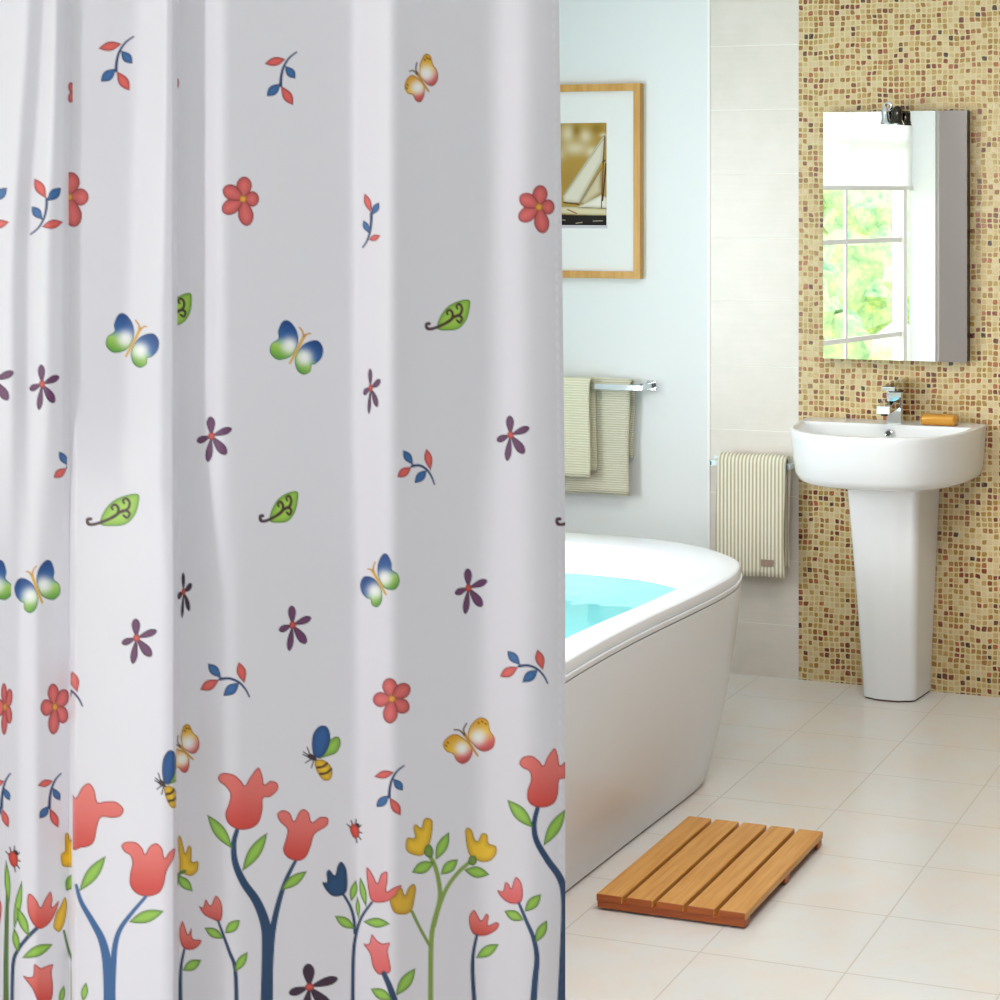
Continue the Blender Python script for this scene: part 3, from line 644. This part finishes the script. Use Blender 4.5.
    p.stroke(C7([(272, 590), (290, 650), (330, 720), (362, 780), (380, 850), (388, 930), (392, 1030)]), 3, 12.5, NAV2)
    p.stroke(C7([(520, 632), (470, 690), (430, 745), (412, 800), (405, 870), (400, 960), (398, 1030)]), 3.2, 8.0, NAV2)
    lf(p, C7([(283, 612)])[0], C7([(378, 485)])[0], 12.5); lf(p, C7([(460, 722)])[0], C7([(586, 682)])[0], 12.5); lf(p, (83, 1002), (86, 982), 7)
    p.clip = (177, 600)
    p.blob(C7([(640, 545), (640, 500), (635, 425), (645, 415), (655, 450), (662, 475), (672, 450), (684, 458), (685, 505), (708, 505), (705, 540), (682, 557), (655, 550)]), YEL, YELE)
    lf(p, C7([(632, 555)])[0], C7([(688, 612)])[0], 10); p.stroke(C7([(628, 590), (640, 550), (660, 540)]), 4, 3, '4f7a34')
    tulip(p, C7([(640, 770), (642, 740), (652, 717), (665, 750), (672, 765), (684, 742), (688, 780), (718, 785), (712, 805), (690, 820), (665, 820), (648, 805)]))
    p.stroke(C7([(658, 820), (648, 870), (644, 930), (645, 1030)]), 2.4, 4.2, NAVY); lf(p, C7([(652, 895)])[0], C7([(719, 857)])[0], 10.5)
    tulip(p, C7([(710, 665), (725, 668), (735, 640), (752, 662), (770, 627), (790, 650), (795, 690), (785, 720), (755, 710), (728, 695)]))
    p.stroke(C7([(780, 720), (800, 775), (820, 830), (840, 890), (845, 1030)]), 2.4, 4.4, NAVY); lf(p, C7([(798, 780)])[0], C7([(730, 742)])[0], 9.5); lf(p, C7([(803, 762)])[0], C7([(857, 714)])[0], 10.5); lf(p, C7([(838, 900)])[0], C7([(884, 828)])[0], 9)
    p.clip = None
    # big pair
    p.stroke(C7([(848, 390), (835, 440), (840, 510), (870, 580), (915, 645), (945, 720), (955, 800), (952, 1030)]), 4.2, 12.5, '1f4266')
    p.stroke([(296, 860), (286, 880), (278, 905), (272, 935), (269, 975), (268, 1005)], 3.2, 9, '1f4266')
    tulip(p, C7([(778, 205), (795, 189), (835, 195), (862, 218), (875, 233), (892, 205), (922, 169), (938, 200), (944, 230), (965, 217), (990, 225), (992, 250), (965, 275), (940, 280), (938, 320), (925, 365), (895, 388), (850, 391), (815, 370), (804, 335), (816, 300), (822, 265), (805, 238), (785, 222)]))
    tulip(p, [(277, 814), (283, 810), (290, 813), (294, 821), (299, 812), (304, 809), (309, 813), (312, 822), (320, 817), (328, 818), (327, 826), (315, 834), (311, 846), (306, 857), (298, 861), (288, 858), (283, 850), (286, 838), (287, 829), (280, 822)])
    lf(p, C7([(830, 460)])[0], C7([(740, 338)])[0], 12); lf(p, C7([(865, 540)])[0], C7([(955, 402)])[0], 12.5); lf(p, (281, 890), (307, 871), 10.5)
    # blue, pink, yellow group
    p.stroke(C8([(190, 622), (215, 665), (228, 710), (232, 760)]), 2.6, 3.4, NAVY); p.stroke(C8([(292, 652), (255, 705), (235, 770), (226, 850), (224, 1030)]), 2.6, 4.0, NAVY)
    p.blob(C8([(115, 580), (132, 578), (130, 545), (142, 535), (160, 555), (170, 520), (184, 506), (202, 535), (205, 600), (190, 625), (155, 630), (130, 610)]), '1d4a74', '10253f')
    lf(p, C8([(232, 745)])[0], C8([(160, 700)])[0], 10); lf(p, C8([(218, 648)])[0], C8([(236, 572)])[0], 7.5); lf(p, C8([(245, 710)])[0], C8([(240, 630)])[0], 4.5); lf(p, C8([(272, 668)])[0], C8([(250, 560)])[0], 6.5); lf(p, C8([(262, 720)])[0], C8([(357, 728)])[0], 10)
    tulip(p, C8([(272, 530), (285, 535), (300, 560), (312, 582), (325, 550), (348, 542), (348, 580), (345, 612), (370, 598), (398, 590), (385, 620), (355, 645), (320, 653), (290, 645), (278, 600)]), TGP)
    tulip(p, C8([(262, 800), (282, 798), (292, 765), (310, 785), (330, 798), (357, 795), (350, 825), (358, 870), (360, 895), (345, 908), (315, 908), (295, 880), (285, 835)]), TGP)
    p.stroke(C8([(335, 905), (355, 950), (372, 1000), (378, 1040)]), 5, 8, NAVY); lf(p, C8([(378, 985)])[0], C8([(448, 886)])[0], 12); lf(p, C8([(365, 1000)])[0], C8([(288, 960)])[0], 11)
    p.stroke(C8([(495, 480), (515, 515), (530, 570), (535, 640), (510, 740), (503, 830), (502, 1030)]), 4.2, 5.2, OLV); p.stroke(C8([(645, 505), (600, 545), (560, 600), (532, 670), (515, 735)]), 4, 4, OLV); p.stroke(C8([(436, 685), (465, 745), (500, 808)]), 3.2, 3.2, '7d9444')
    p.blob(C8([(413, 440), (420, 420), (445, 420), (440, 385), (450, 372), (468, 385), (478, 355), (495, 350), (510, 365), (505, 420), (492, 460), (470, 485), (435, 480), (415, 465)]), YEL, YELE)
    p.blob(C8([(625, 400), (635, 385), (650, 395), (660, 425), (672, 430), (685, 405), (705, 410), (710, 440), (735, 450), (738, 475), (720, 500), (690, 508), (655, 495), (635, 470)]), YEL, YELE)
    p.blob(C8([(357, 640), (375, 625), (385, 605), (400, 600), (410, 625), (422, 600), (440, 585), (450, 600), (445, 640), (435, 680), (410, 695), (375, 690), (360, 665)]), 'dcb030', YELE)
    p.blob(C8([(485, 450), (500, 445), (512, 465), (508, 490), (488, 488), (478, 472)]), '7fa040', GRNE); p.blob(C8([(640, 490), (660, 485), (668, 505), (655, 520), (638, 512)]), '7fa040', GRNE)
    for a, b, w in (((520, 500), (568, 400), 11), ((515, 508), (435, 545), 12), ((538, 552), (600, 497), 11), ((622, 535), (712, 552), 11.5)): lf(p, C8([a])[0], C8([b])[0], w)
    tulip(p, C8([(640, 700), (658, 678), (675, 705), (685, 715), (700, 692), (710, 700), (708, 732), (735, 722), (748, 730), (735, 752), (700, 770), (660, 768), (642, 740)]))
    p.stroke(C8([(668, 768), (655, 830), (652, 900), (660, 1030)]), 2.8, 4.6, NAVY); lf(p, C8([(664, 850)])[0], C8([(746, 800)])[0], 11)
    tulip(p, C8([(740, 608), (760, 610), (768, 580), (782, 585), (790, 600), (800, 570), (810, 561), (828, 585), (832, 630), (820, 655), (785, 655), (755, 635)]), TGP)
    p.stroke(C8([(818, 655), (845, 720), (870, 780), (882, 850), (875, 930), (868, 1030)]), 2.8, 7, NAV2 if 0 else '22466e'); lf(p, C8([(835, 715)])[0], C8([(765, 682)])[0], 10.5); lf(p, C8([(838, 685)])[0], C8([(897, 622)])[0], 11); lf(p, C8([(876, 795)])[0], C8([(918, 715)])[0], 10)
    p.stroke(C8([(885, 312), (872, 370), (880, 430), (920, 500), (965, 565), (982, 640), (980, 800), (970, 1030)]), 4.4, 9.5, '1d3f66')
    tulip(p, C8([(818, 155), (832, 132), (865, 128), (892, 148), (905, 162), (920, 130), (945, 100), (958, 130), (964, 162), (985, 150), (985, 205), (962, 215), (958, 260), (945, 295), (912, 312), (870, 308), (848, 285), (848, 250), (860, 215), (855, 185), (832, 172)]))
    lf(p, C8([(868, 385)])[0], C8([(776, 285)])[0], 13); lf(p, C8([(905, 450)])[0], C8([(985, 318)])[0], 12)

# ------------------------------------------------------------------ shower curtain
NXC, NYC = 580, 1032
gx = np.linspace(0, 1, NXC); ys = np.concatenate([np.linspace(-128, 1004, NYC), np.array([1040, 1090, 1150, 1215, 1285])])
U, Y = np.meshgrid(gx, ys)
edge = 559.0+6.3*np.clip(Y/520, -0.3, 1)
X = -72+(edge+72)*U
def sm(x, a, b):
    t_ = np.clip((x-a)/(b-a), 0, 1); return t_*t_*(3-2*t_)
def profile(nodes, xs):
    """nodes: (x, slope) steps with soft transitions -> integrated height"""
    sl = np.zeros_like(xs)
    for i, (x, s_, soft) in enumerate(nodes):
        prev = nodes[i-1][1] if i else 0.0
        sl += (s_-prev)*sm(xs, x-soft, x+soft)
    dxs = np.gradient(xs); h = np.cumsum(sl*dxs); return h
xs = np.linspace(-120, 640, 1600)
top_n = [(-120, -.2, 1), (-20, .55, 8), (12, -.5, 6), (29, .8, 5), (46, -.4, 9), (64, -1.8, 2.5), (70, -.05, 2), (130, .62, 13), (160, -.2, 7), (173.5, -6.0, 1.2), (177.5, -.15, 1.5), (198, .7, 9), (222, -.30, 12), (354, .82, 9), (391, -.5, 10), (420, -.42, 20), (494, .42, 14), (528, -.35, 14), (548, -.6, 8)]
bot_n = [(-120, -.2, 1), (-20, -.15, 8), (20, .55, 6), (36, -.5, 7), (60, -.8, 5), (70, 5.0, 1.5), (76, .55, 2), (165, -.1, 8), (174.5, -8.0, 1.2), (178.5, -.35, 2), (196, .22, 14), (232, -.36, 16), (358, .78, 10), (391, -.5, 12), (484, .5, 16), (530, -.3, 16), (552, -.6, 6)]
ht = profile(top_n, xs); hb = profile(bot_n, xs)
# straighten the long-range drift so the sheet stays near its plane
def detrend(h): return h-np.polyval(np.polyfit(xs, h, 1), xs)
Xw = X+(18*(1-sm(Y, -60, 300)))*-1*(1-sm(X, 40, 70))          # the left folds lean
Xw = Xw-10*(1-sm(Y, -50, 420))*sm(X, 90, 130)*(1-sm(X, 160, 173))
k = sm(Y, 380, 620)
H = np.interp(Xw, xs, detrend(ht))*(1-k)+np.interp(Xw, xs, detrend(hb))*k
rng = np.random.RandomState(4)
for i in range(7):     # soft wrinkles running diagonally near the hem edge and the lower right
    a = rng.uniform(0.03, 0.06); b = rng.uniform(0.008, 0.022); ph = rng.uniform(0, 6)
    H += 0.55*np.sin(a*X+b*Y+ph)*sm(X, 485, 545)*(0.4+0.6*sm(Y, 500, 800))
for i in range(4):
    a = rng.uniform(0.008, 0.02); b = rng.uniform(0.002, 0.008); H += 0.7*np.sin(a*X+b*Y+rng.uniform(0, 6))
H += 2.2*np.exp(-((X-140-0.5*(Y-460))**2/180+(Y-470)**2/900))
H += 0.5*np.exp(-((edge-4-X)/1.6)**2)*(1+np.sin(Y*0.55))    # gathered hem
# world positions: nominal plane faces the doorway side where the viewer stands
fwd = Vector((-math.sin(TH), math.cos(TH), 0)); rgt = Vector((math.cos(TH), math.sin(TH), 0))
cdir = (fwd*FPX + rgt*(280-PX0)).normalized(); CD = 2.50
nrm = -cdir; p0 = CAM + cdir*CD
A = (X-PX0)/FPX; Bv = -(Y-PY0)/FPX
R = np.stack([rgt.x*A+fwd.x, rgt.y*A+fwd.y, Bv], -1)
den = R[..., 0]*cdir.x+R[..., 1]*cdir.y
hh = H*(2.38/FPX)
T = (CD-hh)/den
V = np.stack([CAM.x+R[..., 0]*T, CAM.y+R[..., 1]*T, CAM.z+R[..., 2]*T], -1)
V[..., 2] = np.maximum(V[..., 2], 0.04)
pr_ = Print(X[:NYC], Y[:NYC], 'e2dfe4'); draw_curtain(pr_)
Cc = np.ones(X.shape+(4,), np.float32); Cc[:NYC, :, :3] = pr_.C; lastrow = pr_.C[-1].copy(); xr = X[NYC-1]; lastrow[(xr > 283) & (xr < 338)] = lin('e2dfe4'); Cc[NYC:, :, :3] = lastrow
ny, nx = X.shape
me = bpy.data.meshes.new('printed_fabric'); me.vertices.add(nx*ny); me.vertices.foreach_set('co', V.astype(np.float32).ravel())
i0 = (np.arange(ny-1)[:, None]*nx+np.arange(nx-1)[None]).ravel()
F = np.stack([i0, i0+nx, i0+nx+1, i0+1], -1).astype(np.int32)
me.loops.add(F.size); me.loops.foreach_set('vertex_index', F.ravel()); me.polygons.add(len(F))
me.polygons.foreach_set('loop_start', np.arange(0, F.size, 4, dtype=np.int32)); me.polygons.foreach_set('loop_total', np.full(len(F), 4, np.int32))
me.polygons.foreach_set('use_smooth', np.ones(len(F), bool))
ca = me.color_attributes.new('print', 'FLOAT_COLOR', 'POINT'); ca.data.foreach_set('color', Cc.ravel()); me.update(calc_edges=True)
m = mat('satin_printed_polyester', 'ffffff', 0.5); at = nd(m, 'ShaderNodeAttribute', attribute_name='print')
b_ = bsdf(m); lk(m, at.outputs['Color'], b_.inputs['Base Color']); b_.inputs['Specular IOR Level'].default_value = 0.65; b_.inputs['Sheen Weight'].default_value = 0.08
tl = nd(m, 'ShaderNodeBsdfTranslucent'); lk(m, at.outputs['Color'], tl.inputs[0]); mxs = nd(m, 'ShaderNodeMixShader'); mxs.inputs[0].default_value = 0.10
outn = [n for n in m.node_tree.nodes if n.type == 'OUTPUT_MATERIAL'][0]; lk(m, b_.outputs[0], mxs.inputs[1]); lk(m, tl.outputs[0], mxs.inputs[2]); lk(m, mxs.outputs[0], outn.inputs[0])
ct = thing('shower_curtain', 'white shower curtain printed with tulips, butterflies and sprigs in front of the bathtub', 'shower curtain', (p0.x, p0.y, 2.0))
link_obj('printed_fabric', me, m, ct)
ztop = float(V[0, :, 2].mean())
hor = Vector((-cdir.y, cdir.x, 0))*-1
# rings and rod above the picture
rc = Vector((p0.x, p0.y, ztop+0.035))
for i in range(7):
    j = int((i+0.5)/7*(nx-1)); q = Vector(V[0, j]); bm = B(); torus(bm, (q.x, q.y, ztop+0.022), hor, 0.028, 0.0025, 16, 6)
    obj('curtain_ring', bm, M['chrome'], ct, smooth=True)
t = thing('curtain_rod', 'chrome curtain rod carrying the printed shower curtain', 'curtain rod', rc)
bm = B(); cyl(bm, rc-hor*0.75, rc+hor*0.62, 0.011); obj('rod', bm, M['chrome'], t, smooth=True)
for s_ in (-0.7, 0.57):
    bm = B(); cyl(bm, rc+hor*s_, Vector((rc.x, rc.y, CZ))+hor*s_, 0.007); cyl(bm, Vector((rc.x, rc.y, CZ-0.008))+hor*s_, Vector((rc.x, rc.y, CZ))+hor*s_, 0.03); obj('ceiling_hanger', bm, M['chrome'], t, smooth=False)

# ------------------------------------------------------------------ framed photograph
t = thing('framed_picture', 'oak framed photograph of a sailing ship on the white wall behind the bathtub', 'picture', (-2.79, 0, 1.63))
FX0, FX1, FZ0, FZ1 = -3.072, -2.509, 1.305, 1.963
FW = 0.024
obj('frame_rail', boxes((FX0, FX1, -0.03, -0.001, FZ1-FW, FZ1), (FX0, FX1, -0.03, -0.001, FZ0, FZ0+FW), (FX0, FX0+FW, -0.03, -0.001, FZ0+FW, FZ1-FW), (FX1-FW, FX1, -0.03, -0.001, FZ0+FW, FZ1-FW)), M['frame_wood'], t)
obj('mat_board', boxes((FX0+FW, FX1-FW, -0.014, -0.004, FZ0+FW, FZ1-FW)), M['matboard'], t)
# print: design units follow a 462 x 1000 enlargement of the picture's right part
PX_, PZ_ = 170, 160
x0, x1, z0, z1 = -2.941, -2.640, 1.484, 1.832
u = np.linspace(0, 1, PX_); v = np.linspace(0, 1, PZ_); UU, VV = np.meshgrid(u, v)
QX = (UU*(x1-x0)-(x1-x0))/0.3465*785*0.80; QY = VV*785      # 0 at the right edge
QX = 365+(UU-1)*(x1-x0)/0.165*345; QY = 108+VV*782
S_ = 3.2
p = Print(QX/S_, QY/S_, 'b08c3c')
sc_ = lambda P: [(x/S_, y/S_) for x, y in P]
def cloud(cx, cy, rx, ry, c):
    w = p.win([( (cx-rx*1.8)/S_, (cy-ry*1.8)/S_), ((cx+rx*1.8)/S_, (cy+ry*1.8)/S_)], 2)
    d = np.hypot((p.X[w]*S_-cx)/rx, (p.Y[w]*S_-cy)/ry); p.put(w, np.exp(-d**2*1.6)*0.85, np.broadcast_to(np.array(lin(c)), d.shape+(3,)))
for c in ((60, 190, 60, 80), (120, 300, 110, 60), (200, 210, 60, 60), (250, 330, 60, 50), (-40, 350, 80, 60), (-120, 220, 90, 60), (-180, 400, 90, 50), (340, 200, 40, 20)): cloud(*c, 'dccfae')
for c in ((130, 160, 40, 60), (290, 150, 60, 60)): cloud(*c, '8a6a14')
cloud(70, 520, 140, 110, 'a8853a'); cloud(-100, 560, 140, 110, 'a8853a')
p.blob(sc_([(-260, 760), (-30, 745), (110, 745), (150, 750), (365, 762), (380, 815), (250, 815), (150, 812), (-40, 800), (-260, 800)]), 'd8cba6', '9a8048', smooth=False)
p.blob(sc_([(20, 665), (345, 200), (356, 215), (335, 400), (150, 720), (30, 715)]), 'dcd4c0', 'a8986c', soft=10, smooth=False)
p.blob(sc_([(150, 715), (320, 455), (325, 640), (200, 730)]), 'cfc09c', '8a744c', soft=10, smooth=False)
p.blob(sc_([(130, 752), (325, 655), (372, 680), (372, 760)]), 'e8e2d4', 'b0a078', soft=8, smooth=False)
p.blob(sc_([(-240, 690), (-20, 300), (-10, 640), (-30, 715)]), 'd8ceb6', 'a8986c', soft=10, smooth=False)
for a, b, w_, c in (((350, 210), (325, 755), 5, '5a2c20'), ((362, 420), (335, 700), 7, '3a1814'), ((330, 450), (160, 720), 2.5, '4a3a26'), ((350, 220), (30, 665), 1.5, '6a5a3a'), ((30, 716), (150, 730), 7, '4a3414'), ((-10, 250), (-5, 750), 5, '4a2c20'), ((140, 755), (370, 762), 2, '4a3a26'), ((60, 770), (130, 800), 6, '9a5a3a'), ((335, 405), (355, 395), 6, '40201c')):
    p.stroke(sc_([a, b]), w_/S_*1.6, w_/S_*1.6, c, sm=False)
p.blob(sc_([(-320, 805), (380, 815), (380, 900), (-320, 900)]), '1c1410', '0c0806', smooth=False)
for a, b in (((260, 858), (335, 856)), ((125, 875), (175, 868)), ((0, 850), (40, 852)), ((-120, 860), (-60, 858))): p.stroke(sc_([a, b]), 1.6, 1.6, 'b8ac98', sm=False)
me = bpy.data.meshes.new('ship_photograph')
co = np.stack([x0+UU*(x1-x0), np.full_like(UU, -0.0147), z1-VV*(z1-z0)], -1)
back = co.copy(); n_ = PX_*PZ_
i0 = (np.arange(PZ_-1)[:, None]*PX_+np.arange(PX_-1)[None]).ravel(); F = np.stack([i0, i0+PX_, i0+PX_+1, i0+1], -1)
me.from_pydata(co.reshape(-1, 3).tolist(), [], F.tolist())
cc = np.ones((PZ_, PX_, 4), np.float32); cc[..., :3] = p.C
ca = me.color_attributes.new('print', 'FLOAT_COLOR', 'POINT'); ca.data.foreach_set('color', cc.ravel())
m = mat('sepia_print', 'ffffff', 0.9); at = nd(m, 'ShaderNodeAttribute', attribute_name='print'); lk(m, at.outputs['Color'], bsdf(m).inputs['Base Color'])
link_obj('ship_photograph', me, m, t)
obj('caption_strip', boxes((x0, x1+0.003, -0.0146, -0.0139, 1.474, 1.483)), mat('caption_grey', 'c9c4cc', 0.8), t)

# ------------------------------------------------------------------ bathtub
TCX = -2.46; TCY = -1.80
def spl(P, n=36):
    P = [np.array(p) for p in P]; m_ = len(P)-1; out = []
    for i in range(n+1):
        t_ = i/n*m_; a = min(int(t_), m_-1); q = t_-a
        p0_, p1_, p2_, p3_ = P[max(a-1, 0)], P[a], P[a+1], P[min(a+2, m_)]
        out.append(0.5*(2*p1_+(p2_-p0_)*q+(2*p0_-5*p1_+4*p2_-p3_)*q*q+(3*p1_-p0_-3*p2_+p3_)*q**3))
    return out
R_OUT = spl([(-1.768,-1.80),(-1.765,-1.65),(-1.757,-1.5),(-1.746,-1.33),(-1.740,-1.18),(-1.746,-1.065),(-1.780,-.945),(-1.849,-.855),(-1.985,-.757),(-2.17,-.700),(-2.46,-.682)])
R_IN = spl([(-1.862,-1.80),(-1.852,-1.65),(-1.838,-1.5),(-1.828,-1.35),(-1.822,-1.22),(-1.822,-1.13),(-1.852,-1.045),(-1.93,-.951),(-2.05,-.872),(-2.21,-.830),(-2.46,-.817)])
R_FL = spl([(-1.856,-1.80),(-1.853,-1.62),(-1.850,-1.45),(-1.846,-1.3),(-1.843,-1.17),(-1.845,-1.08),(-1.862,-1.01),(-1.93,-.965),(-2.04,-.94),(-2.2,-.93),(-2.46,-.925)])
def ring4(Q, z, inset=0.0, dz=None):
    """mirror a quarter outline to all four quarters; inset moves it inwards in metres"""
    q = []
    for i, p_ in enumerate(Q):
        a = Q[max(i-1, 0)]; b = Q[min(i+1, len(Q)-1)]; d = b-a; d = d/max(np.hypot(*d), 1e-9)
        if i == 0: d = np.array((0.0, 1.0))
        if i == len(Q)-1: d = np.array((-1.0, 0.0))
        q.append((p_[0]-d[1]*inset, p_[1]+d[0]*inset))
    q = [(x-TCX, y-TCY) for x, y in q]
    full = q[:-1]+[(-x, y) for x, y in q[::-1]][:-1]+[(-x, -y) for x, y in q][:-1]+[(x, -y) for x, y in q[::-1]][:-1]
    return [(TCX+x, TCY+y, z) for x, y in full]
def mixr(A_, B_, f): return [a*(1-f)+b*f for a, b in zip(A_, B_)]
t = thing('bathtub', 'white freestanding bathtub with flat rim and tapering side panel', 'bathtub', (TCX, TCY, 0))
ZR = 0.58
pan = [ring4(mixr(R_FL, R_OUT, 0.0), 0.006, 0.02)]
for q in [i/14 for i in range(15)]:
    pan.append(ring4(mixr(R_FL, R_OUT, q**0.9), 0.006+0.528*q, -0.012*math.sin(math.pi*q)**0.8))
pan += [ring4(R_OUT, 0.534, 0.014)]+[ring4(mixr(R_FL, R_OUT, q**0.9), 0.012+0.52*q, 0.018) for q in (0.95, 0.6, 0.3, 0.0)]
bm = B(); vv = loft(bm, pan)
for i in range(len(vv[0])): bm.faces.new((vv[-1][i], vv[-1][(i+1) % len(vv[0])], vv[0][(i+1) % len(vv[0])], vv[0][i]))
obj('side_panel', bm, M['acrylic'], t, smooth=True)
bm = B(); lp = [ring4(R_OUT, 0.536, 0.004), ring4(R_OUT, 0.5375, 0.0), ring4(R_OUT, 0.547, -0.003), ring4(R_OUT, 0.5495, -0.0025), ring4(R_OUT, 0.550, 0.0), ring4(R_OUT, 0.550, 0.03), ring4(R_OUT, 0.536, 0.03)]
vv = loft(bm, lp)
for i in range(len(vv[0])): bm.faces.new((vv[-1][i], vv[-1][(i+1) % len(vv[0])], vv[0][(i+1) % len(vv[0])], vv[0][i]))
obj('panel_lip', bm, M['acrylic'], t, smooth=True)
sh = [ring4(R_OUT, 0.5505, 0.006), ring4(R_OUT, 0.5515, 0.003), ring4(R_OUT, 0.554, 0.002), ring4(R_OUT, 0.571, 0.002), ring4(R_OUT, 0.5765, 0.0035), ring4(R_OUT, 0.579, 0.007), ring4(R_OUT, ZR, 0.013), ring4(R_IN, ZR, -0.006), ring4(R_IN, ZR-0.002, -0.001), ring4(R_IN, ZR-0.010, 0.003),
      ring4(R_IN, 0.44, 0.016), ring4(R_IN, 0.30, 0.04), ring4(R_IN, 0.17, 0.09), ring4(R_IN, 0.13, 0.16)]
und = [ring4(R_IN, 0.11, 0.15), ring4(R_IN, 0.15, 0.07), ring4(R_IN, 0.30, 0.02), ring4(R_IN, 0.44, -0.005), ring4(R_IN, 0.552, -0.02)]
bm = B(); vv = loft(bm, sh, False, True); uu = loft(bm, und, True, False); N_ = len(vv[0])
for i in range(N_): bm.faces.new((uu[-1][i], uu[-1][(i+1) % N_], vv[0][(i+1) % N_], vv[0][i]))
obj('tub_shell', bm, M['acrylic'], t, smooth=True)
bm = B(); loft(bm, [ring4(R_FL, 0.0, 0.006), ring4(R_FL, 0.007, 0.006)], True, True); obj('floor_seal', bm, mat('dark_sealant', '4a4038', 0.8), t)
# water
wm = mat('turquoise_water', '8cf2f8', 0.03, Transmission_Weight=0.3, IOR=1.33)
P, s = pos(wm); n1, _ = noise(wm, P, 6, 2); bump(wm, n1, 0.25, 0.01)
bm = B(); r0 = ring4(R_IN, 0.491, 0.0125); r1 = ring4(R_IN, 0.31, 0.041)
loft(bm, [r1, r0], True, True); o = obj('bath_water', bm, wm); tag(o, 'turquoise bath water filling the white bathtub', 'water')

# ------------------------------------------------------------------ slatted bath mat
mc = Vector((-1.573, -1.632, 0))
t = thing('bath_mat', 'slatted orange wooden duckboard lying on the tiled floor beside the bathtub', 'bath mat', mc)
mw, ml = 0.356, 0.515; sw = 0.063; gap = (mw-5*sw)/4
for i in range(5):
    xa = mc.x-mw/2+i*(sw+gap)
    bm = boxes((xa, xa+sw, mc.y-ml/2, mc.y+ml/2, 0.0195, 0.0365)); bm.normal_update()
    for f_ in bm.faces:
        if abs(f_.normal.y) > 0.9 or f_.normal.z < -0.9: f_.material_index = 1
    obj('slat', bm, [M['mat_wood'], M['batten_wood']], t, bevel=0.003, seg=3)
for yy in (mc.y-ml/2+0.006, mc.y+0.0, mc.y+ml/2-0.03):
    obj('batten', boxes((mc.x-mw/2+0.002, mc.x+mw/2-0.002, yy-0.004, yy+0.026, 0.005, 0.0205)), M['batten_wood'], t, bevel=0.0015)
for xa in (mc.x-mw/2+0.03, mc.x+mw/2-0.03):
    for yy in (mc.y-ml/2+0.02, mc.y+ml/2-0.02):
        bm = B(); cyl(bm, (xa, yy, 0), (xa, yy, 0.006), 0.007, n=12); obj('foot', bm, M['black'], t)

# added fitting around the unseen ceiling fill light
t = thing('added_ceiling_light', 'square white flush housing added for the ceiling fill light', 'ceiling light', (-0.9, -2.2, CZ))
obj('fill_light_housing', boxes((-1.5, -0.3, -2.8, -1.6, 2.57, CZ)), M['frame_white'], t, bevel=0.004)
